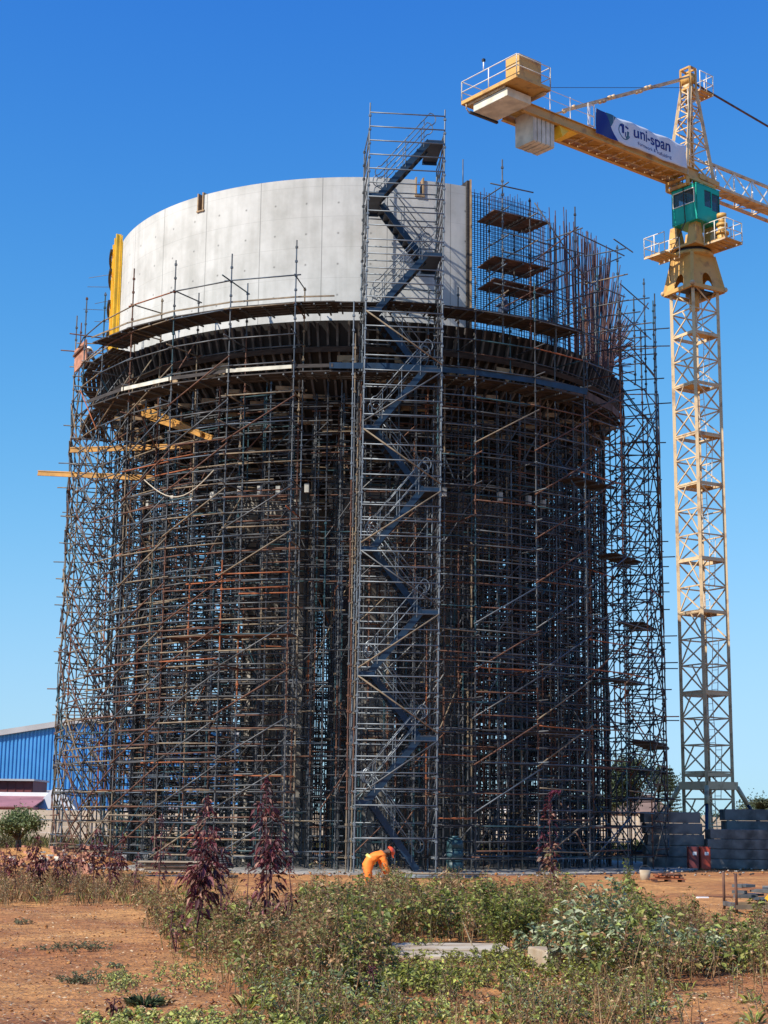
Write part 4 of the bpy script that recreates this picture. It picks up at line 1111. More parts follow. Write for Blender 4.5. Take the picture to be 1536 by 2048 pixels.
# pallet with rusty clamps and pale bucket
px_, py_ = 8.05, 45.5
t = thing('pallet', 'rusty brown pallet heaped with couplers lying on bare soil', 'pallet', (px_, py_, 0))
for k in range(3): mb = MB(); mb.box((px_ - .38 + k * .38, py_, .06), (.08, .7, .09), 'rust'); mb.build('bearer', t)
for k in range(5): mb = MB(); mb.box((px_, py_ - .28 + k * .14, .12), (.92, .11, .022), 'orange_rust'); mb.build('board', t)
mb = MB()
for k in range(60): mb.tube((px_ + rnd.uniform(-.4, .4), py_ + rnd.uniform(-.28, .28), .15 + rnd.uniform(0, .08)), (px_ + rnd.uniform(-.42, .42), py_ + rnd.uniform(-.3, .3), .17 + rnd.uniform(0, .1)), .022, rnd.choice(('rust', 'orange_rust')), 5)
mb.build('couplers', t, kind='stuff')
t = thing('bucket', 'pale plastic bucket standing beside the rusty pallet', 'bucket', (7.55, 46.3, 0))
mb = MB(); mb.tube((7.55, 46.3, 0), (7.55, 46.3, .33), .13, 'dirty_slab', 16, .16, cap=True); mb.build('body', t)
mb = MB(); pts_ = [(7.55 + .165 * math.cos(a), 46.3, .32 + .14 * math.sin(a)) for a in [math.pi * k / 8 for k in range(9)]]; mb.path(pts_, .006, 'galv', 5); mb.build('handle', t)
# stillage with scaffold parts
sxx, syy = 7.55, 31.3
t = thing('stillage', 'steel post stillage loaded with grey steel plates on bare soil', 'stillage', (sxx, syy, 0))
for x in (6.76, 8.3):
    for y in (30.9, 32.0): mb = MB(); mb.tube((x, y, 0.0), (x, y, .72), .028, 'rust', 8); mb.build('post', t)
for y in (30.9, 32.0): mb = MB(); mb.beam((6.74, y, .1), (8.32, y, .1), .06, .08, 'tan_tube'); mb.build('base_rail', t)
for x in (6.76, 8.3): mb = MB(); mb.beam((x, 30.9, .12), (x, 32.0, .12), .06, .08, 'galv'); mb.build('end_rail', t)
for k in range(26):
    mb = MB(); mb.box((rnd.uniform(6.9, 8.2), rnd.uniform(31.0, 31.9), .18 + .012 * k), (rnd.uniform(.22, .4), rnd.uniform(.2, .3), .03 + rnd.uniform(0, .05)), rnd.choice(('galv', 'dark_tube', 'galv_blue', 'block_concrete')), rnd.uniform(0, 3)); mb.build('steel_plate', t)
mb = MB(); c = Vector((7.42, 30.87, .27)); mb.add([c + Vector((-.13, 0, 0)), c + Vector((0, 0, -.11)), c + Vector((.14, 0, .01)), c + Vector((0, 0, .13)), c + Vector((-.13, .02, 0)), c + Vector((0, .02, -.11)), c + Vector((.14, .02, .01)), c + Vector((0, .02, .13))], [(0, 1, 2, 3), (7, 6, 5, 4), (0, 4, 5, 1), (1, 5, 6, 2), (2, 6, 7, 3), (3, 7, 4, 0)], 'yellow_form'); mb.build('yellow_plate', t)
mb = MB(); mb.box((7.05, 35.6, .05), (.26, .12, .05), 'white', .2); mb.build('board_offcut', None, 'small white board offcut lying on bare soil near the stillage', 'offcut', bevel=.008)
mb = MB(); mb.tube((6.9, 36.5, .05), (8.6, 36.2, .05), .016, 'rust', 6); mb.build('steel_bar', None, 'thin rusty bar lying on bare soil near the white offcut', 'steel bar')
# slabs in the weeds
mb = MB(); mb.box((.75, 20.9, .05), (1.75, 1.0, .07), 'dirty_slab', .05); mb.build('paving_slab', None, 'upper pale concrete slab half buried among the weeds', 'slab', 'concrete slabs in the weeds', bevel=.015)
mb = MB(); mb.box((.62, 19.9, .04), (1.25, .7, .06), 'dirty_slab', -.04); mb.build('paving_slab', None, 'nearer pale slab lying before the upper one in weeds', 'slab', 'concrete slabs in the weeds', bevel=.015)
mb = MB(); mb.box((2.18, 19.0, .09), (.72, .75, .24), 'dirty_slab', .25); mb.build('concrete_lump', None, 'broken pale concrete lump surrounded by grey green weeds', 'concrete lump', bevel=.02)
# drum, pipe coil, hose, rubble
t = thing('water_drum', 'dark teal plastic drum standing at the foot of stair tower', 'drum', (2.35, 51.3, 0))
mb = MB()
for z0, z1, r in ((.055, .1, .24), (.1, .4, .26), (.4, .43, .275), (.43, .75, .26), (.75, .78, .275), (.78, 1.05, .26), (1.05, 1.12, .22)): mb.tube((2.35, 51.3, z0), (2.35, 51.3, z1), r, 'teal_paint', 18)
mb.build('barrel', t); mb = MB(); mb.tube((2.35, 51.3, 1.12), (2.35, 51.3, 1.18), .12, 'teal_paint', 12); mb.build('lid', t)
mb = MB()
for k in range(5):
    r = .55 - .03 * k; c = Vector((-5.1, 50.2, .18 + .06 * k)); mb.path([c + Vector((r * math.cos(a), .5 * r * math.sin(a), 0)) for a in [2 * math.pi * i / 20 for i in range(21)]], .035, 'cable', 6)
mb.build('pipe_coil', None, 'coil of black pipe lying under the ring scaffold', 'pipe coil')
mb = MB()
for k in range(4): mb.path([Vector((-7.2 + .45 * i, 45.5 + .25 * k + .2 * math.sin(i * .9 + k), .04)) for i in range(8)], .035, 'cable', 6)
mb.build('hose', None, 'black hose laid in loops on soil behind red plants', 'hose')
mb = MB(); pts_ = []
for i in range(13):
    f = i / 12; p = pol(-36, RO + .15, 12.9).lerp(pol(-22.5, RO + .15, 12.95), f); p.z -= .75 * math.sin(math.pi * f) ** 1.0; pts_.append(p)
mb.path(pts_, .018, 'rope', 5); mb.build('rope', None, 'pale rope sagging between two posts of left ring scaffold', 'rope')
t = thing('tube_pile', 'pile of pale scaffold tubes lying on the ground beside the bending worker', 'tubes', (1.6, 46.9, 0))
for k in range(16):
    r_ = k // 6; mb = MB(); yy = 46.6 + .07 * (k % 6) + .03 * r_; mb.tube((.35 + rnd.uniform(-.2, .2), yy, .05 + .05 * r_), (2.9 + rnd.uniform(-.3, .3), yy + rnd.uniform(-.05, .05), .05 + .05 * r_), .025, rnd.choice(('stair_tube', 'tan_tube', 'pale_board')), 8); mb.build('tube', t)
t = thing('board_stack', 'low stack of grey boards on the slab edge behind dark red plants', 'boards', (-6.0, 49.0, 0))
for k in range(7): mb = MB(); mb.box((-6.0 + rnd.uniform(-.15, .15), 49.0 + rnd.uniform(-.06, .06), .08 + .045 * k), (2.4, .5, .038), rnd.choice(('timber', 'dirty_slab', 'deck_brown')), rnd.uniform(-.06, .06)); mb.build('board', t)
# soil mound and rubble on the left
def mound(name, cx, cy, rx, ry, h, m, seed, label=None, cat=None, kind=None):
    r = random.Random(seed); nx, ny = 40, 16; vs = []; fs = []
    for j in range(ny + 1):
        for i in range(nx + 1):
            u_ = i / nx * 2 - 1; v_ = j / ny * 2 - 1; k = max(0, 1 - u_ * u_) * max(0, 1 - v_ * v_)
            z = h * k ** .6 * (0.7 + .3 * math.sin(u_ * 9 + seed) * math.cos(v_ * 5)) + r.uniform(-.03, .05) * (k > .02) - (.05 if k <= .02 else 0)
            vs.append((cx + u_ * rx, cy + v_ * ry, z))
    for j in range(ny):
        for i in range(nx): fs.append((j * (nx + 1) + i, j * (nx + 1) + i + 1, (j + 1) * (nx + 1) + i + 1, (j + 1) * (nx + 1) + i))
    mb = MB(); mb.add(vs, fs, m, True); return mb.build(name, None, label, cat, kind=kind)
mound('soil_mound', -15.5, 55, 7.2, 2.2, .75, 'soil', 3, kind='structure')
mb = MB()
for k in range(260): mb.box((-10.3 + rnd.gauss(0, .7), 51.6 + rnd.gauss(0, .4), .1 + abs(rnd.gauss(0, .22))), (rnd.uniform(.08, .2), rnd.uniform(.06, .14), rnd.uniform(.04, .1)), rnd.choice(('brick_rubble', 'brick_rubble', 'ballast_concrete', 'brick_rubble')), rnd.uniform(0, 3))
mb.build('brick_rubble', None, 'heap of pinkish red brick rubble by the left scaffold foot', 'rubble', kind='stuff')
mb = MB(); mb.hexa([(-8.35, 44.6, .1), (-7.95, 44.5, .1), (-7.9, 44.75, .1), (-8.3, 44.8, .1)], [(-8.3, 44.62, .5), (-8.05, 44.6, .42), (-8.02, 44.7, .4), (-8.25, 44.75, .5)], 'brick_rubble'); mb.build('red_sack', None, 'small crumpled red sack standing among left weeds', 'sack', bevel=.03)

# ------------------------------------------------------------------ background buildings
wh = thing('warehouse', 'large blue corrugated metal warehouse with pale gable flashing', 'building', (-30, 150, 0))
def roofz(x): return 11.2 - abs(x + 24) * .165
mb = MB(); vs = []; fs = []; x = -64.0; k = 0; P = .36
xs_ = []
while x < -10.2: xs_.append((x, 0.0)); xs_.append((x + P * .3, 0.0)); xs_.append((x + P * .42, -.09)); xs_.append((x + P * .88, -.09)); x += P
for i, (x, dy) in enumerate(xs_): vs += [(x, 150 + dy, 0.3), (x, 150 + dy, roofz(x) - .12)]
fs = [(2 * i, 2 * i + 2, 2 * i + 3, 2 * i + 1) for i in range(len(xs_) - 1)]
mb.add(vs, fs, 'blue_sheet'); mb.build('gable_wall', wh)
mb = MB()
for a, b in ((-64, -24), (-24, -10)): mb.beam((a, 149.75, roofz(a) + .05), (b, 149.75, roofz(b) + .05), .35, .5, 'roof_grey')
mb.build('flashing', wh)
mb = MB()
for a, b in ((-64, -24), (-24, -10)): mb.add([(a, 150, roofz(a)), (b, 150, roofz(b)), (b, 190, roofz(b)), (a, 190, roofz(a))], [(0, 1, 2, 3)], 'roof_grey')
mb.add([(-10.1, 150, 0), (-10.1, 190, 0), (-10.1, 190, roofz(-10)), (-10.1, 150, roofz(-10))], [(0, 1, 2, 3)], 'blue_sheet'); mb.build('roof', wh)
mb = MB(); mb.box((-37, 149.8, 4.0), (54, .06, .12), 'roof_grey'); mb.build('seam', wh)
sh = thing('maroon_shed', 'long maroon metal shed in front of the blue warehouse', 'shed', (-32, 120, 0))
mb = MB(); mb.box((-35.1, 120.8, 2.1), (19, 5, 4.2), 'maroon'); mb.build('wall', sh)
mb = MB()
for k in range(32): mb.box((-44.3 + k * .6, 118.27, 3.6), (.03, .04, 1.1), 'maroon')
mb.build('wall_rib', sh, kind=None)
mb = MB(); mb.box((-35.1, 120.6, 4.27), (19.3, 5.4, .14), 'roof_grey'); mb.build('roof', sh)
sh = thing('low_shed', 'lower mauve shed with a white gutter before maroon shed', 'shed', (-32, 112, 0))
mb = MB(); mb.box((-33, 113.5, 1.15), (17.6, 3, 2.3), 'mauve'); mb.build('wall', sh)
mb = MB(); mb.hexa([(-42, 111.4, 2.25), (-24.0, 111.4, 2.25), (-24.0, 116, 3.0), (-42, 116, 3.0)], [(-42, 111.4, 2.32), (-24.0, 111.4, 2.32), (-24.0, 116, 3.08), (-42, 116, 3.08)], 'mauve'); mb.build('roof', sh)
mb = MB(); mb.box((-33, 116.1, 3.2), (18.4, .2, .3), 'white'); mb.build('gutter', sh)
for x in (-36, -28): mb = MB(); mb.box((x, 111.3, 1.5), (.12, .12, 3), 'deck_wood'); mb.build('post', sh)
t = thing('marquee', 'small pale grey peaked roof tent beside the maroon sheds', 'tent', (-23.3, 116, 0))
mb = MB(); mb.add([(-24.6, 114, 2.2), (-21.6, 114, 2.2), (-21.6, 118, 2.2), (-24.6, 118, 2.2), (-23.6, 116, 3.7), (-23.1, 116, 3.7)], [(0, 1, 5, 4), (1, 2, 5), (2, 3, 4, 5), (3, 0, 4)], 'roof_grey'); mb.build('roof', t)
for x, y in ((-24.5, 114.1), (-21.7, 114.1), (-24.5, 117.9), (-21.7, 117.9)): mb = MB(); mb.tube((x, y, 0), (x, y, 2.4), .05, 'white', 6); mb.build('pole', t)
def van(x, y, lb, yaw=0):
    t = thing('van', lb, 'van', (x, y, 0)); mb = MB()
    pr = [(-1.9, .4), (2.1, .4), (2.1, 1.9), (1.9, 2.05), (-.7, 2.05), (-1.25, 1.35), (-1.9, 1.15)]
    o = [Vector((x + a, y - .85, b)) for a, b in pr]; o2 = [p + Vector((0, 1.7, 0)) for p in o]; n_ = len(pr)
    mb.add(o + o2, [tuple(range(n_)), tuple(range(n_, 2 * n_))[::-1]] + [(i, (i + 1) % n_, n_ + (i + 1) % n_, n_ + i) for i in range(n_)], 'white'); mb.build('body', t)
    mb = MB(); mb.add([Vector((x + a, y - .87, b)) for a, b in ((-1.1, 1.35), (.3, 1.35), (.3, 1.9), (-.65, 1.9))], [(0, 1, 2, 3)], 'glass_dark'); mb.build('side_window', t)
    for a in (-1.2, 1.3): mb = MB(); mb.tube((x + a, y - .95, .36), (x + a, y - .6, .36), .36, 'black', 14); mb.build('wheel', t)
van(-21.6, 108, 'white van parked behind boundary wall at far left')
van(15.4, 108, 'white van parked behind boundary wall beyond the crane base')
for x0, x1, y, h, lb in ((-20, -9, 125, 2.6, 'long low white building at the foot of blue warehouse'), (5.5, 17.5, 140, 3.1, 'long low white building seen through right half of scaffold')):
    t = thing('low_building', lb, 'building', ((x0 + x1) / 2, y, 0))
    mb = MB(); mb.box(((x0 + x1) / 2, y + 3, h / 2), (x1 - x0, 6, h), 'white'); mb.build('wall', t)
    mb = MB(); mb.box(((x0 + x1) / 2, y + 3, h + .06), (x1 - x0 + .5, 6.5, .12), 'roof_grey'); mb.build('roof', t)
    for k in range(4): mb = MB(); mb.box((x0 + (k + .5) * (x1 - x0) / 4, y - .02, 1.5), (1.2, .06, .8), 'glass_dark'); mb.build('window', t)
t = thing('brown_roofed_house', 'distant house with brown roof between trees right of scaffold', 'house', (23, 150, 0))
mb = MB(); mb.box((24, 153, 1.3), (6, 6, 2.6), 'precast'); mb.build('wall', t)
mb = MB(); mb.add([(20.5, 149.5, 2.5), (27.5, 149.5, 2.5), (27.5, 156.5, 2.5), (20.5, 156.5, 2.5), (22.3, 153, 4.3), (25.7, 153, 4.3)], [(0, 1, 5, 4), (1, 2, 5), (2, 3, 4, 5), (3, 0, 4)], 'roof_brown'); mb.build('roof', t)
# boundary wall of precast panels
bw = thing('boundary_wall', 'beige precast concrete panel wall running behind the site', 'wall', (5, 100, 0))
x = -34.0
while x < 46:
    mb = MB()
    for k in range(6): mb.box((x + 1.0, 100, .02 + .34 * k + .165), (1.86, .06, .325), 'precast')
    mb.build('wall_panel', bw); mb = MB(); mb.box((x, 100, 1.08), (.14, .16, 2.16), 'precast'); mb.build('post', bw); x += 2.0

# ------------------------------------------------------------------ vegetation
class Leaves:
    def __init__(s): s.V = []; s.F = []; s.C = []; s.n = 0; s.SV = []; s.SF = []; s.SC = []; s.sn = 0
    def leaves(s, P, D, Ln, W, C, fold=.18, droop=.25):
        n = len(P)
        if n == 0: return
        P = np.asarray(P, float); D = np.asarray(D, float); D /= np.linalg.norm(D, axis=1)[:, None] + 1e-9
        up = nrs.normal(0, .5, (n, 3)); up[:, 2] += 1.0
        S = np.cross(D, up); S /= np.linalg.norm(S, axis=1)[:, None] + 1e-9
        N_ = np.cross(S, D); Ln = np.asarray(Ln).reshape(-1, 1) * np.ones((n, 1)); W = np.asarray(W).reshape(-1, 1) * np.ones((n, 1))
        mid = P + D * Ln * .45; tip = P + D * Ln - np.array([0, 0, 1.0]) * Ln * droop
        V = np.stack([P, mid + S * W / 2 + N_ * W * fold, tip, mid - S * W / 2 + N_ * W * fold], 1).reshape(-1, 3)
        o = s.n + np.arange(n) * 4
        F = np.stack([np.stack([o, o + 1, o + 2], 1), np.stack([o, o + 2, o + 3], 1)], 1).reshape(-1, 3)
        s.V.append(V); s.F.append(F); s.C.append(np.repeat(np.asarray(C, float), 4, axis=0)); s.n += 4 * n
    def stems(s, A, B, ra, rb, C):
        A = np.asarray(A, float); B = np.asarray(B, float); n = len(A)
        if n == 0: return
        D = B - A; D /= np.linalg.norm(D, axis=1)[:, None] + 1e-9
        X = np.cross(D, np.array([.31, .77, .13])); X /= np.linalg.norm(X, axis=1)[:, None] + 1e-9; Y = np.cross(D, X)
        ra = np.asarray(ra).reshape(-1, 1) * np.ones((n, 1)); rb = np.asarray(rb).reshape(-1, 1) * np.ones((n, 1)); ring = []
        for c, r in ((A, ra), (B, rb)):
            for k in range(3): t = 2 * math.pi * k / 3; ring.append(c + X * r * math.cos(t) + Y * r * math.sin(t))
        V = np.stack(ring, 1).reshape(-1, 3); o = s.sn + np.arange(n) * 6; F = []
        for k in range(3):
            k2 = (k + 1) % 3; F.append(np.stack([o + k, o + k2, o + 3 + k2], 1)); F.append(np.stack([o + k, o + 3 + k2, o + 3 + k], 1))
        s.SV.append(V); s.SF.append(np.stack(F, 1).reshape(-1, 3)); s.SC.append(np.repeat(np.asarray(C, float) * np.ones((n, 3)), 6, axis=0)); s.sn += 6 * n
    def _mk(s, name, V, F, C, parent, org):
        V = V - org; me = bpy.data.meshes.new(name); me.vertices.add(len(V)); me.vertices.foreach_set('co', V.astype(np.float32).ravel())
        me.loops.add(F.size); me.loops.foreach_set('vertex_index', F.ravel().astype(np.int32)); me.polygons.add(len(F))
        me.polygons.foreach_set('loop_start', np.arange(0, F.size, 3, dtype=np.int32)); me.update(calc_edges=True)
        at = me.attributes.new('leafcol', 'FLOAT_COLOR', 'POINT'); at.data.foreach_set('color', np.hstack([np.clip(C, 0, 1), np.ones((len(C), 1))]).astype(np.float32).ravel())
        me.materials.append(MATS['leaf']); me.validate(); o = bpy.data.objects.new(name, me); col.objects.link(o)
        if parent: o.parent = parent
        else: o.location = org
        return o
    def plant(s, name, loc, label, cat, group=None, stem_name='stem', leaf_name='leaves'):
        t = thing(name, label, cat, loc, group); org = np.array(loc, float)
        if s.sn: s._mk(stem_name if cat != 'shrub' else 'stems', np.vstack(s.SV), np.vstack(s.SF), np.vstack(s.SC), t, org)
        if s.n: s._mk(leaf_name, np.vstack(s.V), np.vstack(s.F), np.vstack(s.C), t, org)
        return t
    def stuff(s, name, label, cat):
        V = []; F = []; C = []; o = 0
        if s.n: V.append(np.vstack(s.V)); F.append(np.vstack(s.F)); C.append(np.vstack(s.C)); o = s.n
        if s.sn: V.append(np.vstack(s.SV)); F.append(np.vstack(s.SF) + o); C.append(np.vstack(s.SC))
        V = np.vstack(V); org = np.array([V[:, 0].mean(), V[:, 1].mean(), 0.0])
        ob = s._mk(name, V, np.vstack(F), np.vstack(C), None, org); tag(ob, label, cat, kind='stuff'); return ob
def colmix(n, cols, wts, var=.25):
    cols = np.array(cols); idx = nrs.choice(len(cols), n, p=np.array(wts) / sum(wts)); c = cols[idx] * (1 + nrs.uniform(-var, var, (n, 1))); return c
# ground points from picture positions (flat site), only to decide where each plant grows
PITCH = R_(11)
def gp(px, py):
    xr, yr = px - 768, 1024 - py; c, s_ = math.cos(.0105), math.sin(.0105)
    x = xr * c - yr * s_; y = xr * s_ + yr * c
    dy = 3170 * math.cos(PITCH) - y * math.sin(PITCH); dz = 3170 * math.sin(PITCH) + y * math.cos(PITCH)
    t = -CAMH / dz; return x * t, dy * t
GREEN = [(.09, .13, .045), (.13, .16, .06), (.17, .20, .09), (.06, .09, .035)]
GREY = [(.16, .19, .10), (.11, .14, .07), (.24, .25, .16), (.07, .09, .04)]
YEL = [(.34, .36, .08), (.26, .30, .08), (.42, .38, .14), (.15, .20, .06)]
DRY = [(.34, .19, .09), (.22, .11, .05), (.46, .33, .18), (.12, .065, .035), (.24, .20, .06)]
def _s(L_, f): return [tuple(min(.85, c * f) for c in t) for t in L_]
GREEN, GREY, YEL, DRY = [(.19, .22, .04), (.25, .27, .05), (.30, .30, .07), (.10, .13, .03)], _s(GREY, 1.9), _s(YEL, 1.35), _s(DRY, 1.12)
MAR = [(.13, .028, .035), (.07, .016, .024), (.20, .05, .06), (.34, .17, .12), (.04, .012, .016)]
MARDRY = [(.16, .05, .05), (.10, .03, .035), (.26, .13, .09), (.30, .20, .13)]
def broad(Lv, x, y, h, cols, wts, nst=5, lf=.06, dens=38, spread=.35, stemc=(.16, .13, .07), wr=.5):
    for k in range(nst):
        az = nrs.uniform(0, 6.28); sp_ = nrs.uniform(.1, 1) * spread * h; hh = h * nrs.uniform(.6, 1.05)
        p0 = np.array([x + nrs.normal(0, .04), y + nrs.normal(0, .04), 0.0]); p2 = p0 + np.array([math.cos(az) * sp_, math.sin(az) * sp_, hh]); p1 = (p0 + p2) / 2 + np.array([-math.cos(az) * sp_ * .2, 0, hh * .06])
        A = [p0, p1]; B = [p1, p2]; m = max(4, int(dens * hh)); t = nrs.uniform(.12, 1, m) ** .8
        P = np.where(t[:, None] < .5, p0 + (p1 - p0) * (t[:, None] * 2), p1 + (p2 - p1) * (t[:, None] * 2 - 1))
        a = nrs.uniform(0, 6.28, m); side = nrs.uniform(.0, .16, m) * h * (1.1 - t)
        Q = P + np.stack([np.cos(a) * side, np.sin(a) * side, side * .5], 1)
        A += list(P[::3]); B += list(Q[::3])
        Lv.stems(A, B, [.006] * 2 + [.0025] * len(P[::3]), [.004] * 2 + [.002] * len(P[::3]), stemc)
        D = np.stack([np.cos(a), np.sin(a), nrs.uniform(-.5, .7, m)], 1)
        ln = lf * nrs.uniform(.5, 1.25, m); Lv.leaves(Q, D, ln, ln * wr, colmix(m, cols, wts))
def dry(Lv, x, y, h, nst=8, cols=DRY, wts=(3, 3, 2, 2, 2), lf=.03, dens=34, spread=.3):
    for k in range(nst):
        az = nrs.uniform(0, 6.28); sp_ = nrs.uniform(0, 1) * spread * h; hh = h * nrs.uniform(.5, 1.05)
        p0 = np.array([x + nrs.normal(0, .06), y + nrs.normal(0, .06), 0.0]); p2 = p0 + np.array([math.cos(az) * sp_, math.sin(az) * sp_, hh])
        m = max(3, int(dens * hh)); t = nrs.uniform(.25, 1, m); P = p0 + (p2 - p0) * t[:, None]; a = nrs.uniform(0, 6.28, m); sl = nrs.uniform(.03, .2, m) * h * (1.15 - t)
        Q = P + np.stack([np.cos(a) * sl, np.sin(a) * sl, sl * 1.1], 1)
        c = colmix(m + 1, cols, wts)
        Lv.stems([p0] + list(P), [p2] + list(Q), [.005] + [.002] * m, [.0025] + [.0012] * m, c)
        D = np.stack([np.cos(a), np.sin(a), nrs.uniform(-.6, .8, m)], 1); ln = lf * nrs.uniform(.5, 1.5, m); Lv.leaves(Q, D, ln, ln * .5, colmix(m, cols, wts))
def grass(Lv, x, y, h, n=30, cols=GREEN, wts=(1, 1, 1, 1), r=.12, lean=.6):
    a = nrs.uniform(0, 6.28, n); rr = nrs.uniform(0, r, n); P = np.stack([x + np.cos(a) * rr, y + np.sin(a) * rr, np.zeros(n)], 1)
    D = np.stack([np.cos(a) * lean * nrs.uniform(.2, 1, n), np.sin(a) * lean * nrs.uniform(.2, 1, n), np.ones(n)], 1); ln = h * nrs.uniform(.5, 1.1, n)
    Lv.leaves(P, D, ln, .008 + .012 * h * np.ones(n), colmix(n, cols, wts), droop=.35)
def amaranth(Lv, x, y, h, w_=.35, nb=4, z_leaf=.12, tall_spike=.22, cols=MAR, wts=(4, 3, 2.5, 2, 2), lf=.13, dens=90):
    stems = [(np.array([x, y, 0.]), np.array([x + nrs.normal(0, .05), y, h]), 1.0)]
    for k in range(nb):
        az = nrs.uniform(0, 6.28); z0 = nrs.uniform(.05, .45) * h; top = nrs.uniform(.5, .9) * h
        b0 = np.array([x, y, z0]); stems.append((b0, b0 + np.array([math.cos(az) * w_ * nrs.uniform(.3, .8), math.sin(az) * w_ * .5, top - z0]), .7))
    for p0, p2, sc in stems:
        ln_ = np.linalg.norm(p2 - p0); lat = np.array([nrs.normal(0, .03), nrs.normal(0, .03), 0]); p1 = (p0 + p2) / 2 + lat
        Lv.stems([p0, p1], [p1, p2], [.014 * sc, .010 * sc], [.010 * sc, .004], (.14, .05, .05))
        m = int(dens * ln_); t = z_leaf + (1 - z_leaf) * nrs.uniform(0, 1, m) ** .75
        P = np.where(t[:, None] < .5, p0 + (p1 - p0) * (t[:, None] * 2), p1 + (p2 - p1) * (t[:, None] * 2 - 1))
        ph_ = nrs.uniform(0, 6.28, 2); t = t[nrs.uniform(0, 1, m) < .3 + .7 * (.5 + .5 * np.sin(t * 17 + ph_[0])) * (.6 + .4 * np.sin(t * 41 + ph_[1]))]; m = len(t)
        P = np.where(t[:, None] < .5, p0 + (p1 - p0) * (t[:, None] * 2), p1 + (p2 - p1) * (t[:, None] * 2 - 1))
        a = nrs.uniform(0, 6.28, m); pet = lf * nrs.uniform(.2, .9, m) * (.15 + 1.0 * np.sin(np.pi * np.clip(t, 0, 1) ** .9) ** .8) * (w_ / .35)
        Q = P + np.stack([np.cos(a) * pet, np.sin(a) * pet, pet * .45], 1)
        D = np.stack([np.cos(a), np.sin(a), nrs.uniform(-1.3, .1, m)], 1); ln = lf * nrs.uniform(.55, 1.15, m) * (1.1 - .45 * t)
        Lv.leaves(Q, D, ln, ln * .42, colmix(m, cols, wts), fold=.25, droop=.3)
        # seed spike
        m = int(420 * ln_ * tall_spike * sc); t = nrs.uniform(1 - tall_spike, 1.02, m); P = p0 + (p2 - p0) * t[:, None] + lat * .3
        a = nrs.uniform(0, 6.28, m); r = nrs.uniform(0, .045, m) * sc * (1.25 - (t - (1 - tall_spike)) / tall_spike)
        P = P + np.stack([np.cos(a) * r, np.sin(a) * r, 0 * r], 1); D = np.stack([np.cos(a), np.sin(a), nrs.uniform(-.4, 1, m)], 1); ln = .03 * nrs.uniform(.6, 1.3, m)
        Lv.leaves(P, D, ln, ln * .7, colmix(m, [(.13, .02, .04), (.08, .015, .03), (.2, .04, .06)], (3, 3, 1)))
# individual red plants: picture x, base y, height m, width, branches, label
AM = [(392, 1893, 1.78, .42, 7, 'tallest bushy dark red plant left of centre with dense drooping leaves', 150, .14),
      (536, 1880, 2.02, .40, 6, 'very tall dark red plant with feathery top standing right of the bushiest one', 130, .13),
      (1104, 1838, 1.95, .30, 1, 'single slender red plant with a curved purple seed spike on right', 95, .13),
      (352, 1905, .52, .14, 1, 'short purple plant at the foot of the bushiest red plant', 110, .08),
      (570, 1898, 1.05, .2, 2, 'thin drooping red plant close beside the very tall one', 50, .12),
      (492, 1862, .9, .22, 2, 'sparse red stems between the two tallest red plants', 40, .11),
      (316, 1800, 1.55, .28, 3, 'reddish brown plant standing before the left scaffold posts', 60, .12),
      (70, 1792, 1.15, .36, 5, 'bushy maroon plant near the left edge of the picture', 110, .12),
      (118, 1790, 1.0, .24, 3, 'maroon and tan plant right of the left edge bush', 80, .12),
      (30, 1788, .95, .25, 3, 'leftmost maroon plant cut by the picture edge', 80, .12),
      (186, 1785, 1.3, .32, 4, 'maroon plant with purple tops before the rubble heap', 90, .12),
      (222, 1790, 1.0, .26, 3, 'maroon plant just right of the rubble heap', 80, .12),
      (268, 1786, .8, .2, 2, 'small faded red plant left of the black hose', 60, .1),
      (150, 1778, .95, .28, 3, 'maroon plant behind the rubble heap at left', 80, .12),
      (10, 1770, .9, .3, 3, 'faded maroon plant at the extreme left edge', 70, .12),
      (245, 1772, 1.15, .24, 3, 'tall faded maroon plant left of the black hose', 70, .12),
      (440, 1858, .8, .3, 3, 'small reddish plant right of the bushiest red plant', 50, .11),
      (222, 2040, .18, .14, 3, 'tiny dark red weed at the bottom left on bare soil', 160, .05),
      (745, 2000, .3, .16, 3, 'small dark red weed in the centre foreground', 120, .06),
      (405, 1850, 1.25, .26, 3, 'dark red plant half hidden behind the bushiest one', 90, .12)]
for px, py, h, w_, nb, lb, de, lf in AM:
    x, y = gp(px, py); Lv = Leaves()
    h *= 1.08 if h > .6 else 1
    amaranth(Lv, x, y, h, w_ * 1.05, nb, dens=de * (1.15 if px < 300 and h > .6 else .68), lf=lf * 1.12, tall_spike=.14)
    if px == 1104:   # curved tip
        a = np.linspace(0, 2.2, 9); C_ = np.stack([x + .09 * (1 - np.cos(a)), y + 0 * a, h - .02 + .09 * np.sin(a)], 1); Lv.stems(C_[:-1], C_[1:], .02, .018, (.15, .02, .05))
        m = 160; k = nrs.randint(0, 9, m); P = C_[k] + nrs.normal(0, .018, (m, 3)); Lv.leaves(P, nrs.normal(0, 1, (m, 3)), .03, .02, colmix(m, [(.2, .03, .06), (.12, .02, .04)], (1, 1)))
        m = 90; t = nrs.uniform(.1, .6, m); a = nrs.uniform(0, 6.28, m); P = np.stack([x + np.cos(a) * .03, y + np.sin(a) * .03, h * t], 1); D = np.stack([np.cos(a), np.sin(a), nrs.uniform(-.2, .5, m)], 1); Lv.leaves(P, D, .2 * (1.1 - t), .05, colmix(m, [(.26, .24, .12), (.30, .16, .10), (.2, .08, .06)], (2, 2, 2)), droop=.4)
    Lv.plant('amaranth_plant', (x, y, 0), lb, 'plant', 'red amaranth plants among the weeds')
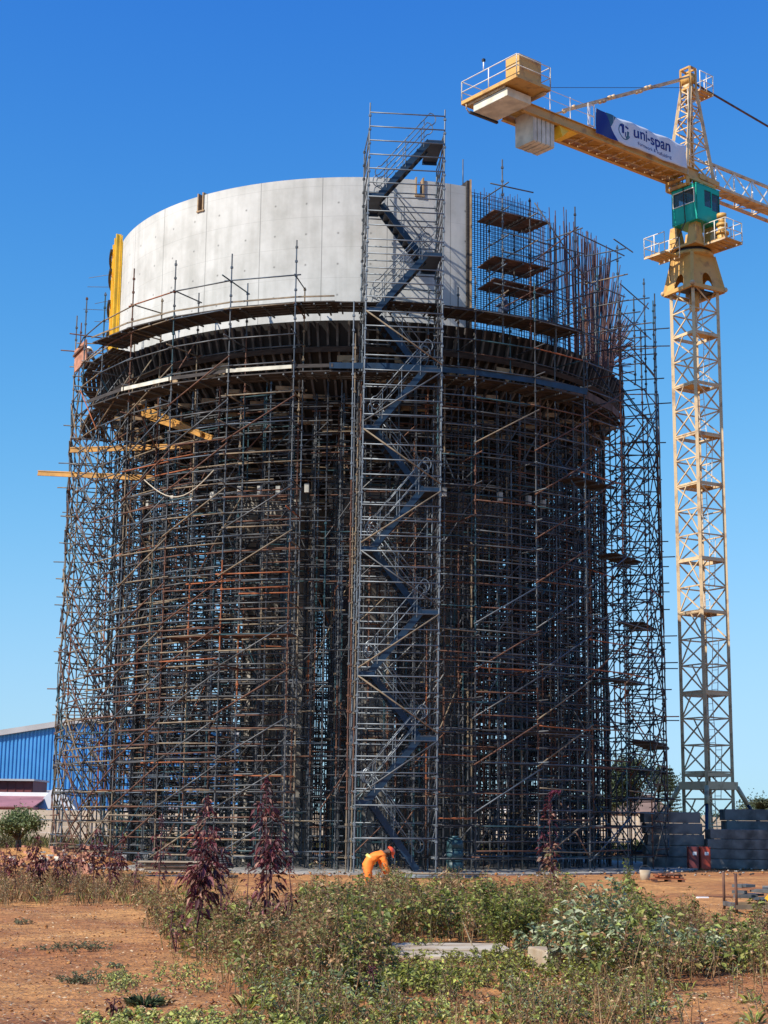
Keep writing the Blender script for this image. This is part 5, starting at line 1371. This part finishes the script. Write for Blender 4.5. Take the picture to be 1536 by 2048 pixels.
# shrubs and bushes
def shrub(px, py, w_, h, n_, cols, wts, lb, lf=.07, dens=45, name='shrub', spread=.35, wr=.5, nst=5):
    x0, y0 = gp(px, py); Lv = Leaves()
    for k in range(n_):
        a = nrs.uniform(0, 6.28); r = math.sqrt(nrs.uniform(0, 1)); x = x0 + math.cos(a) * r * w_; y = y0 + math.sin(a) * r * w_ * .7
        broad(Lv, x, y, h * nrs.uniform(.75, 1.05) * (1.08 - .45 * r * r), cols, wts, nst=nst, lf=lf, dens=dens, spread=spread, wr=wr)
    return Lv.plant(name, (x0, y0, 0), lb, 'shrub', 'green shrubs among the weeds')
shrub(1225, 1948, .75, .95, 12, GREY + YEL[1:2] + DRY[:1], (3, 3, 3, 1, 1.5, 1.5), 'large grey green leafy shrub in right foreground', .085, 62)
shrub(1370, 1935, .55, .62, 7, GREY, (3, 2, 3, 1), 'paler spreading shrub right of the large grey green one', .07, 48)
shrub(1100, 1925, .4, .62, 7, GREY + DRY[:1], (3, 3, 2, 2, 1), 'low grey green shrub left of the large right shrub', .07, 48)
shrub(1015, 1895, .35, .86, 10, GREEN, (4, 2, 1, 4), 'dark green shrub with rounded leaves in centre right', .06, 75)
shrub(800, 1795, .28, .72, 9, [(.13, .17, .04), (.20, .24, .06), (.10, .13, .04)], (2, 2, 2), 'fine leaved green bush the orange worker leans over', .035, 150, wr=.3)
shrub(1252, 1842, .12, 1.02, 5, [(.30, .34, .05), (.20, .25, .05), (.12, .16, .05)], (4, 3, 2), 'upright plant with bright yellow green top near the pallet', .05, 110, spread=.16, wr=.35)
shrub(660, 2000, .5, .32, 14, GREY + GREEN, (2, 2, 2, 2, 2, 2, 2, 2), 'low mixed green plants in the centre foreground', .07, 60)
shrub(845, 1990, .55, .34, 16, GREEN + YEL[:1], (3, 3, 2, 2, 2), 'low bright green plants in front of the concrete slabs', .06, 70)
shrub(690, 1900, .4, .55, 9, GREEN + DRY[:1], (3, 3, 2, 2, 2), 'mid height green weeds right of the tall red plants', .05, 60)
Lv = Leaves(); x, y = gp(288, 2018); grass(Lv, x, y, .22, 160, [(.07, .11, .05), (.11, .15, .07)], (1, 1), .1, 1.2); Lv.plant('grass_tuft', (x, y, 0), 'dark green grass tuft with long blades on bare soil at lower left', 'grass')
Lv = Leaves(); x, y = gp(325, 2014); grass(Lv, x, y, .14, 50, DRY, (1, 1, 1, 1, 1), .05, 1.3); Lv.plant('grass_tuft', (x, y, 0), 'small dry tan tuft touching the dark green grass tuft', 'grass')
for px, py, w_, h, lb in ((140, 1902, .5, .1, 'flat green weed patch on the bare soil at left middle'), (155, 1968, .26, .12, 'blue green low weed on bare soil below the flat patch'), (232, 1936, .12, .06, 'tiny dark weed on bare soil at left'), (50, 1848, .12, .08, 'small grey weed on bare soil near left edge')):
    Lv = Leaves(); x0, y0 = gp(px, py)
    for k in range(max(6, int(w_ * 40))): broad(Lv, x0 + nrs.normal(0, w_ * .5), y0 + nrs.normal(0, w_ * .4), h * nrs.uniform(.6, 1.2), [(.10, .14, .07), (.15, .19, .10), (.2, .2, .09)], (1, 1, 1), nst=4, lf=.035, dens=90, spread=1.2)
    Lv.plant('low_weed', (x0, y0, 0), lb, 'weed', 'low weeds on the bare soil')
# the general mass of weeds (nobody could count them)
def h2(x, y): return .5 + .5 * math.sin(x * 2.3 + math.sin(y * .9) * 2) * math.cos(y * 1.3 + x * .6)
def h3(x, y): return .5 + .5 * math.sin(x * 3.1 + 1.7 + math.cos(y * 1.4) * 1.5) * math.cos(y * 2.1 - x * .9)
Lg, Ld, Ly = Leaves(), Leaves(), Leaves()
def edge(px, py):   # how far weeds reach: 0 bare .. 1 thick
    if px < 640:
        lim = 250 + max(0, (py - 1790)) * .55 + 28 * math.sin(py * .05)
        if py > 1940: lim = 420 + (py - 1940) * .35
        if px < lim: return 0
        if py < 1830: return .0 if px > 430 else .25
        return min(1, (px - lim) / 130)
    if py > 1985 and 790 < px < 1010: return .12
    if px > 1330 and py > 1955: return .12
    if px > 1150 and py < 1850: return .0
    if px > 1400 and py < 1890: return .05
    if py < 1812 and px < 1150: return .25
    return 1
cnt = 0
for i in range(4700):
    px = nrs.uniform(230, 1560); 
    yy = 1.65 * 3170 / nrs.uniform(160, 430) ; py = 1640 + 1.65 * 3170 / nrs.uniform(12.2, 31.5)
    e = edge(px, py)
    if nrs.uniform() > e: continue
    x, y = gp(px, py); cnt += 1
    slabz = 770 < px < 1200 and 1885 < py < 2000
    near = py > 1975
    n1 = h2(x, y); n2 = h3(x, y)
    if slabz:
        if py < 1918 and nrs.uniform() < .75: continue
        if nrs.uniform() < .6: broad(Lg, x, y, nrs.uniform(.1, .2), GREEN + YEL[:1], (3, 3, 2, 2, 2), nst=4, lf=.05, dens=70, spread=.9)
        continue
    if near:
        if nrs.uniform() < .55: broad(Lg, x, y, nrs.uniform(.1, .28), GREEN + GREY[:2] + YEL[:2], (3, 3, 2, 2, 2, 2, 1, 1), nst=3, lf=.05, dens=60, spread=.9)
        elif nrs.uniform() < .6: dry(Ld, x, y, nrs.uniform(.15, .4), nst=5, dens=30, spread=.5)
        else: grass(Ly, x, y, nrs.uniform(.1, .26), 14, YEL + DRY[:1], (1, 2, 1, 2, 1), .06, .9)
        continue
    if nrs.uniform() > .55 + .6 * n2: continue
    hmax = (.66 if px > 600 else .42) * (.62 + .62 * n2)
    if px > 1300: hmax = .5
    if px < 600 and nrs.uniform() < .6 or nrs.uniform() < .15 + .8 * n1 ** 1.5: dry(Ld, x, y, hmax * nrs.uniform(.5, 1.2), nst=5, dens=30, cols=DRY + [(.22, .24, .08)], wts=(4, 3, 1.5, 3, 3, 4), lf=nrs.uniform(.035, .065))
    elif nrs.uniform() < .8: broad(Lg, x, y, hmax * nrs.uniform(.45, 1.0), GREEN + DRY[:1] + YEL[1:2], (3, 3, 2, 3, 1.4, 2.4), nst=4, lf=nrs.uniform(.06, .12), dens=27, wr=nrs.uniform(.35, .65))
    else: grass(Ly, x, y, hmax * nrs.uniform(.5, .9), 16, YEL[1:] + DRY, (1, 1, 2, 2, 1, 1, 1, 1), .08, .45)
# brownish strip of weeds on the left in front of the scaffold, thin plants at right
for i in range(420):
    px, py = nrs.uniform(-30, 470), nrs.uniform(1762, 1812); x, y = gp(px, py)
    if px > 300 and nrs.uniform() < .6: continue
    if nrs.uniform() < .5: dry(Ld, x, y, nrs.uniform(.2, .62), nst=6, dens=30, cols=DRY + [(.16, .15, .07)], wts=(3, 3, 2, 2, 2, 3), lf=.04)
    else: grass(Ly, x, y, nrs.uniform(.2, .5), 12, DRY + YEL[1:2], (2, 1, 2, 1, 1, 1), .1, .5)
for px, py, h in ((1260, 1905, .5), (1330, 1890, .42), (1395, 1900, .55), (1440, 1890, .62), (1475, 1905, .5), (1505, 1900, .45), (1530, 1915, .5), (1415, 1925, .5), (1490, 1935, .4), (1360, 1890, .5), (1130, 1810, .5), (1180, 1815, .4), (880, 1800, .8), (930, 1800, .4)):
    x, y = gp(px, py); dry(Ld, x, y, h, nst=7, dens=46, cols=[(.22, .10, .06), (.16, .08, .05), (.30, .20, .12)], wts=(2, 2, 1), lf=.035)
# bleached bare stalks
A = []; B = []
for px, py, dx, dz in ((1130, 1880, .55, .3), (1150, 1905, .8, .12), (1210, 1900, .25, .62), (1260, 1925, 1.2, .18), (960, 1880, -.2, .4), (640, 1930, .15, .35), (1320, 1910, .5, .25), (860, 1860, .05, .3), (945, 1905, -.12, .3)):
    x, y = gp(px, py); A.append((x, y, .08)); B.append((x + dx, y + .1, .08 + dz)); Lh = A[-1]
Ld.stems(A, B, .011, .005, (.45, .36, .22))
Lg.stuff('weeds', 'mass of green leafy weeds covering the foreground', 'weeds')
Ld.stuff('dry_weeds', 'brown dried weeds and seed heads mixed through the foreground', 'dry weeds')
# yellow green creeping cover along the bottom edge
for i in range(230):
    px = nrs.uniform(170, 1000); py = nrs.uniform(2030, 2075) if px < 640 else nrs.uniform(2000, 2075)
    if px < 140 and nrs.uniform() < .8: continue
    x, y = gp(px, py); broad(Ly, x, y, nrs.uniform(.04, .1), YEL, (3, 3, 2, 2), nst=3, lf=.04, dens=130, spread=1.3, wr=.75)
for i in range(160):
    px, py = nrs.normal(235, 25), nrs.normal(1965, 12)
    if nrs.uniform() < .5: px, py = nrs.uniform(300, 440), nrs.uniform(1930, 1990)
    x, y = gp(px, py); broad(Ly, x, y, nrs.uniform(.03, .07), YEL, (3, 3, 2, 2), nst=2, lf=.03, dens=120, spread=1.3, wr=.7)
Ly.stuff('grass', 'yellow green grass and creeping cover between the weeds', 'grass')
# leaf litter and clods on the soil
Lt = Leaves(); n = 30000; Y = 12 + 22 * nrs.uniform(0, 1, n) ** 1.3; X = nrs.uniform(-.27, .27, n) * Y; P = np.stack([X, Y, np.array([gh(a, b) for a, b in zip(X, Y)]) + .012], 1)
a = nrs.uniform(0, 6.28, n); Lt.leaves(P, np.stack([np.cos(a), np.sin(a), nrs.uniform(0, .35, n)], 1), nrs.uniform(.012, .06, n), nrs.uniform(.006, .022, n), colmix(n, [(.60, .45, .28), (.42, .25, .14), (.55, .45, .30), (.22, .10, .06), (.35, .15, .08)], (2, 3, 1, 3, 3)), droop=0)
Lt.stuff('leaf_litter', 'dry leaf litter scattered over the orange soil', 'leaf litter')
mb = MB()
for k in range(2600):
    yy = rnd.uniform(12, 40); xx = rnd.uniform(-.27, .27) * yy; r = rnd.uniform(.006, .028) * rnd.uniform(.5, 1.3)
    mb.ball((xx, yy, gh(xx, yy) + r * .3), r, 'soil', 5, .7)
for k in range(500):
    a = rnd.uniform(3.3, 6.1); r = rnd.uniform(12.2, 16.5); mb.ball((CX + r * math.cos(a), CY + r * math.sin(a), .06), rnd.uniform(.02, .07), rnd.choice(('slab_concrete', 'soil', 'deck_wood')), 5, .6)
mb.build('soil_clods', None, 'small clods and stones strewn over the bare orange soil', 'stones', kind='stuff')
# tall grass behind the scaffold and bushes at left
Lb = Leaves()
for i in range(900):
    y = nrs.uniform(78, 98); x = nrs.uniform(-30, 26)
    grass(Lb, x, y, nrs.uniform(.5, 1.3), 16, [(.13, .14, .05), (.18, .17, .07), (.09, .12, .04)], (1, 1, 1), .5, .4)
Lb.stuff('tall_grass', 'tall olive grass growing along the beige boundary wall', 'grass')
def crown(Lv, c, rx, rz, n, lf, cols, wts, clumps=14, stemc=(.12, .09, .06)):
    c = np.array(c, float); A = []; B = []
    for k in range(clumps):
        d = nrs.normal(0, 1, 3); d /= np.linalg.norm(d); r = nrs.uniform(.35, .9); cc = c + d * np.array([rx, rx, rz]) * r; s = nrs.uniform(.3, .5)
        m = n // clumps; q_ = nrs.normal(0, .5, (m, 3)) * np.array([rx, rx, rz]) * s; Lv.leaves(cc + q_, nrs.normal(0, 1, (m, 3)), lf * nrs.uniform(.6, 1.3, m), lf * .5, colmix(m, cols, wts, .3)); A.append(c - np.array([0, 0, rz * .8])); B.append(cc)
    Lv.stems(A, B, .06, .02, stemc)
def tree(x, y, h, rx, rz, n, lf, lb, name='tree', cols=GREEN, wts=(3, 1, 1, 4), group='distant trees'):
    Lv = Leaves(); Lv.stems([(x, y, 0)], [(x, y, h - rz)], .18, .1, (.10, .08, .06)); crown(Lv, (x, y, h - rz), rx, rz, n, lf, cols, wts); Lv.plant(name, (x, y, 0), lb, 'tree' if 'tree' in name else 'bush', group, 'trunk', 'crown')
TG = [(.045, .07, .03), (.06, .09, .04), (.03, .05, .02), (.09, .12, .05)]
tree(19.8, 128, 7.6, 2.6, 2.6, 5200, .28, 'dark green tree behind right side of scaffold', cols=TG)
tree(22.6, 131, 6.2, 1.6, 1.2, 1500, .22, 'small round crowned tree right of the dark green one', cols=TG)
tree(17.2, 127, 4.6, 2.0, 1.5, 2400, .25, 'lower dark tree left of the dark green one', cols=TG)
tree(25.6, 126, 2.6, 2.2, 1.0, 1800, .22, 'low dark bush at the foot of the conifer', 'bush', TG)
tree(21.5, 112, 2.4, 2.4, .9, 1800, .2, 'low bush behind the beige wall near the scaffold', 'bush', TG)
tree(38, 160, 4.6, 4.5, 1.5, 2600, .3, 'far dark tree mass right of the crane base', cols=TG)
tree(-16.1, 72, 1.95, 1.15, .75, 3400, .14, 'rounded leafy green bush before the mauve shed at far left', 'bush', [(.12,.17,.06),(.17,.22,.09),(.22,.26,.12),(.07,.10,.03)], (3, 3, 3, 1), 'bushes by the boundary wall')
tree(-12.8, 84, 1.9, 1.3, .9, 1600, .12, 'yellowish green bush behind the left scaffold foot', 'bush', GREEN + YEL[1:2], (3, 3, 1, 1, 2), 'bushes by the boundary wall')
tree(-18.3, 76, 1.5, 1.5, .7, 1600, .12, 'olive bush below the rounded one at far left', 'bush', [(.12, .12, .05), (.16, .15, .06)], (1, 1), 'bushes by the boundary wall')
# conifer with level whorls
Lv = Leaves(); x0, y0, h = 21.9, 122, 6.0; Lv.stems([(x0, y0, 0)], [(x0 + .05, y0, h)], .12, .03, (.10, .08, .06)); A = []; B = []
for k in range(17):
    z = 1.3 + k * (h - 1.4) / 17; rl = 1.15 * (1 - (z / h) ** 1.6) + .12
    for j in range(7):
        a = j * 6.283 / 7 + k * .4; e = np.array([x0 + math.cos(a) * rl, y0 + math.sin(a) * rl, z + .18 * rl]); b = np.array([x0, y0, z]); A.append(b); B.append(e); m = 34
        t = nrs.uniform(.15, 1, m); Lv.leaves(b + (e - b) * t[:, None], nrs.normal(0, 1, (m, 3)) * [.6, .6, .5] + [math.cos(a) * .6, math.sin(a) * .6, .3], .16, .05, colmix(m, TG, (1, 1, 1, 1)))
Lv.stems(A, B, .025, .01, (.08, .07, .05)); Lv.plant('conifer', (x0, y0, 0), 'slim conifer with level branches rising just right of the scaffold', 'tree', 'distant trees', 'trunk', 'crown')
# palm
Lv = Leaves(); x0, y0 = 25.6, 108; Lv.stems([(x0, y0, 0)], [(x0, y0, 2.3)], .28, .24, (.12, .09, .06)); A = []; B = []
for k in range(46):
    a = nrs.uniform(0, 6.28); el = nrs.uniform(-.2, 1.35); p = np.array([x0, y0, 2.3]); vel = np.array([math.cos(a) * math.cos(el), math.sin(a) * math.cos(el), math.sin(el)]) * .28
    for j in range(7):
        q_ = p + vel; A.append(p); B.append(q_); m = 10; t = nrs.uniform(0, 1, m); sd = np.cross(vel, [0, 0, 1]); sd /= np.linalg.norm(sd) + 1e-6; sg = nrs.choice([-1, 1], m)[:, None]
        Lv.leaves(p + (q_ - p) * t[:, None], sd * sg + vel * 2 + [0, 0, -.2], .34 * (1 - j * .08), .035, colmix(m, [(.10, .13, .06), (.15, .17, .08), (.06, .08, .04)], (1, 1, 1))); p = q_; vel = vel * .97 + np.array([0, 0, -.035])
Lv.stems(A, B, .018, .012, (.14, .13, .07)); Lv.plant('palm_tree', (x0, y0, 0), 'palm tree with spiky fronds above the wall at right edge', 'tree', 'distant trees', 'trunk', 'fronds')

# ------------------------------------------------------------------ people
def skin_mesh(verts, edges, radii, m, lv=1, root=0):
    me = bpy.data.meshes.new('b'); me.from_pydata([tuple(v) for v in verts], edges, []); ob = bpy.data.objects.new('b', me); col.objects.link(ob)
    ob.modifiers.new('skin', 'SKIN'); sv = me.skin_vertices[0].data
    for i, r in enumerate(radii): r = r if isinstance(r, tuple) else (r, r); sv[i].radius = r
    sv[root].use_root = True; sb = ob.modifiers.new('sub', 'SUBSURF'); sb.levels = lv; sb.render_levels = lv
    bpy.context.view_layer.update(); me2 = bpy.data.meshes.new_from_object(ob.evaluated_get(bpy.context.evaluated_depsgraph_get())); bpy.data.objects.remove(ob)
    vs = [tuple(v.co) for v in me2.vertices]; fs = [tuple(p.vertices) for p in me2.polygons]; bpy.data.meshes.remove(me2); return vs, fs
def person(loc, yaw, J, label, suit, helmet, scale=1.0, boots='boot', bands=True, lower=None):
    t = thing('person', label, 'person', loc, None); ca_, sa_ = math.cos(yaw), math.sin(yaw)
    def W(v): x, y, z = v[0] * scale, v[1] * scale, v[2] * scale; return Vector((loc[0] + x * ca_ - y * sa_, loc[1] + x * sa_ + y * ca_, loc[2] + z))
    # joints: pelvis belly chest neck head | sh el wr | hip kn an toe
    names = ['pelvis', 'belly', 'chest', 'neck', 'head', 'crown']
    V = [J[n_] for n_ in names]; R = [.13, .12, (.15, .12), .055, .09, .06]; E = [(0, 1), (1, 2), (2, 3), (3, 4), (4, 5)]
    hands = []
    for s in ('l', 'r'):
        b = len(V); V += [J['sh' + s], J['el' + s], J['wr' + s]]; R += [.065, .045, .03]; E += [(2, b), (b, b + 1), (b + 1, b + 2)]
        w_ = Vector(J['wr' + s]); d = (w_ - Vector(J['el' + s])).normalized(); side = Vector((0, 1 if s == 'l' else -1, 0)); pc = w_ + d * .07; V.append(tuple(pc)); R.append((.036, .018)); E.append((b + 2, b + 3))
        hands.append((w_, d, side))
        b = len(V); V += [J['hp' + s], J['kn' + s], J['an' + s], J['to' + s]]; R += [.095, .06, .042, .035]; E += [(0, b), (b, b + 1), (b + 1, b + 2), (b + 2, b + 3)]
    vs, fs = skin_mesh(V, E, R, 'skin'); mb = MB(); mb.add([W(v) for v in vs], fs, 'skin', True)
    # face: nose, ears, jaw; fingers
    hd_ = Vector(J['head']); up_ = (Vector(J['crown']) - hd_).normalized(); f = Vector(J['face']).normalized(); lat = up_.cross(f).normalized()
    mb.ball(W(hd_ + f * .095 - up_ * .01), .016 * scale, 'skin', 6, 1.4); mb.ball(W(hd_ + f * .06 - up_ * .075), .035 * scale, 'skin', 8)
    for sg in (-1, 1): mb.ball(W(hd_ + lat * sg * .088 - up_ * .01), .02 * scale, 'skin', 6, 1.5); mb.ball(W(hd_ + lat * sg * .032 + f * .085 + up_ * .018), .011 * scale, 'black', 6)
    mb.tube(W(hd_ + f * .09 - up_ * .055 - lat * .02), W(hd_ + f * .09 - up_ * .055 + lat * .02), .006 * scale, 'maroon', 6)
    for w_, d, side in hands:
        pc = w_ + d * .07; nrm = d.cross(side).normalized()
        for k in range(4):
            o_ = side * (.026 * (k - 1.5) / 1.5); L1 = (.04, .045, .042, .033)[k]; a = pc + o_ + d * .02; b = a + d * L1 + nrm * .006; c = b + d * L1 * .6 + nrm * .03
            mb.tube(W(a), W(b), .009 * scale, 'skin', 6, .008 * scale); mb.tube(W(b), W(c), .008 * scale, 'skin', 6, .006 * scale)
        a = w_ + d * .03 - side * .03; b = a + d * .035 - side * .025; c = b + d * .03; mb.tube(W(a), W(b), .010 * scale, 'skin', 6, .009 * scale); mb.tube(W(b), W(c), .009 * scale, 'skin', 6, .007 * scale)
    mb.build('body', t)
    # overalls: the same skeleton, slightly larger, without head, hands and feet
    V = [J['pelvis'], J['belly'], J['chest'], tuple((Vector(J['chest']) * .45 + Vector(J['neck']) * .55))]; R = [.158, .148, (.18, .15), .08]; E = [(0, 1), (1, 2), (2, 3)]
    for s in ('l', 'r'):
        b = len(V); V += [J['sh' + s], J['el' + s], tuple(Vector(J['wr' + s]) * .93 + Vector(J['el' + s]) * .07)]; R += [.088, .066, .05]; E += [(2, b), (b, b + 1), (b + 1, b + 2)]
        b = len(V); V += [J['hp' + s], J['kn' + s], tuple(Vector(J['an' + s]) * .9 + Vector(J['kn' + s]) * .1)]; R += [.118, .088, .07]; E += [(0, b), (b, b + 1), (b + 1, b + 2)]
    vs, fs = skin_mesh(V, E, R, suit, 2); mb = MB(); rp = random.Random(5)
    def crease(v):
        k_ = .011 * math.sin(v[2] * 48 + v[0] * 31) * math.sin(v[0] * 40 + v[1] * 22) + .008 * math.sin(v[2] * 95 + v[1] * 60); return (v[0] + k_, v[1] + k_ * .7, v[2] + k_ * .5)
    mb.add([W(crease(v)) for v in vs], fs, suit, True); mb.build('overalls', t)
    for s in ('l', 'r'):
        mb = MB(); a, to = Vector(J['an' + s]), Vector(J['to' + s]); mb.tube(W(a + Vector((0, 0, .1))), W(a + Vector((0, 0, -.07))), .062 * scale, boots, 10, .06 * scale); d = (to - a); d.z = 0; d.normalize()
        mb.ball(W(a + d * .02 + Vector((0, 0, -.045))), .062 * scale, boots, 10, .8); mb.ball(W(a + d * .13 + Vector((0, 0, -.055))), .055 * scale, boots, 10, .75); mb.beam(W(a + d * -.05 + Vector((0, 0, -.055))), W(a + d * .15 + Vector((0, 0, -.06))), .09 * scale, .06 * scale, boots); mb.build('boot', t)
        if bands:
            k, an = Vector(J['kn' + s]), Vector(J['an' + s])
            for f_ in (.45, .62): p = k + (an - k) * f_; d2 = (an - k).normalized(); mb = MB(); mb.tube(W(p - d2 * .025), W(p + d2 * .025), (.084 - .01 * f_) * scale, 'hiviz_band', 12); mb.build('reflective_band', t)
    if bands:
        p, b2 = Vector(J['pelvis']), Vector(J['belly']); d2 = (b2 - p).normalized(); c = p + (b2 - p) * .7; mb = MB(); mb.tube(W(c - d2 * .03), W(c + d2 * .03), .168 * scale, 'hiviz_band', 16); mb.build('waistband', t)
    mb = MB(); hc = hd_ + up_ * .035; vs = []; fs = []; n_ = 14
    for j in range(6):
        ph = j / 5 * math.pi / 2
        for i in range(n_): a = 2 * math.pi * i / n_; vs.append(W(hc + (f * math.cos(a) * 1.12 + lat * math.sin(a)) * .115 * math.cos(ph) + up_ * .115 * math.sin(ph)))
    for j in range(5):
        for i in range(n_): fs.append((j * n_ + i, j * n_ + (i + 1) % n_, (j + 1) * n_ + (i + 1) % n_, (j + 1) * n_ + i))
    mb.add(vs, fs, helmet, True); mb.beam(W(hc + f * .08), W(hc + f * .17 - up_ * .005), .15 * scale, .012, helmet, up=(W(up_) - W((0, 0, 0)))); mb.build('helmet', t); return t
BEND = dict(pelvis=(0, 0, .86), belly=(.14, 0, .99), chest=(.33, 0, 1.08), neck=(.46, 0, 1.12), head=(.55, 0, 1.12), crown=(.64, 0, 1.17), face=(.45, 0, -.8),
            shl=(.36, .17, 1.03), ell=(.43, .22, .76), wrl=(.54, .16, .54), shr=(.36, -.17, 1.03), elr=(.45, -.22, .76), wrr=(.58, -.12, .56),
            hpl=(0, .10, .80), knl=(.10, .12, .44), anl=(0.0, .13, .10), tol=(.16, .14, .04), hpr=(0, -.10, .80), knr=(.02, -.13, .44), anr=(-.10, -.14, .10), tor=(.06, -.16, .04))
SQUAT = dict(pelvis=(0, 0, .42), belly=(.05, 0, .60), chest=(.13, 0, .82), neck=(.17, 0, .98), head=(.21, 0, 1.08), crown=(.22, 0, 1.18), face=(1, 0, -.3),
             shl=(.14, .18, .90), ell=(.30, .24, .68), wrl=(.48, .14, .62), shr=(.14, -.18, .90), elr=(.30, -.24, .68), wrr=(.48, -.14, .62),
             hpl=(.02, .11, .38), knl=(.40, .18, .48), anl=(.22, .16, .10), tol=(.38, .18, .04), hpr=(.02, -.11, .38), knr=(.40, -.18, .48), anr=(.20, -.16, .10), tor=(.36, -.18, .04))
x, y = gp(733, 1798)
person((x, y, 0), R_(12), BEND, 'person in orange overalls and red helmet bending over a green bush', 'hiviz', 'helmet_red', .87)
p = pol(-76, 11.2, 18.56); person(tuple(p), R_(35), SQUAT, 'person in dark overalls and white helmet crouching on left end of deck', 'denim', 'white', 1.0, bands=False)
p = pol(27, 11.3, 18.68); person(tuple(p), R_(190), SQUAT, 'person in dark overalls and white helmet crouching below exposed rebar', 'denim', 'white', .72, bands=False)
mb = MB(); a = pol(-71, 11.5, 19.05); mb.beam(pol(-74, 11.55, 19.0), pol(-68, 11.3, 19.15), .06, .9, 'brick_rubble'); mb.beam(pol(-74, 11.63, 19.2), pol(-68, 11.38, 19.35), .05, .08, 'rust'); mb.build('red_board', None, 'rusty red formwork board leaning on left deck beside crouching person', 'board')
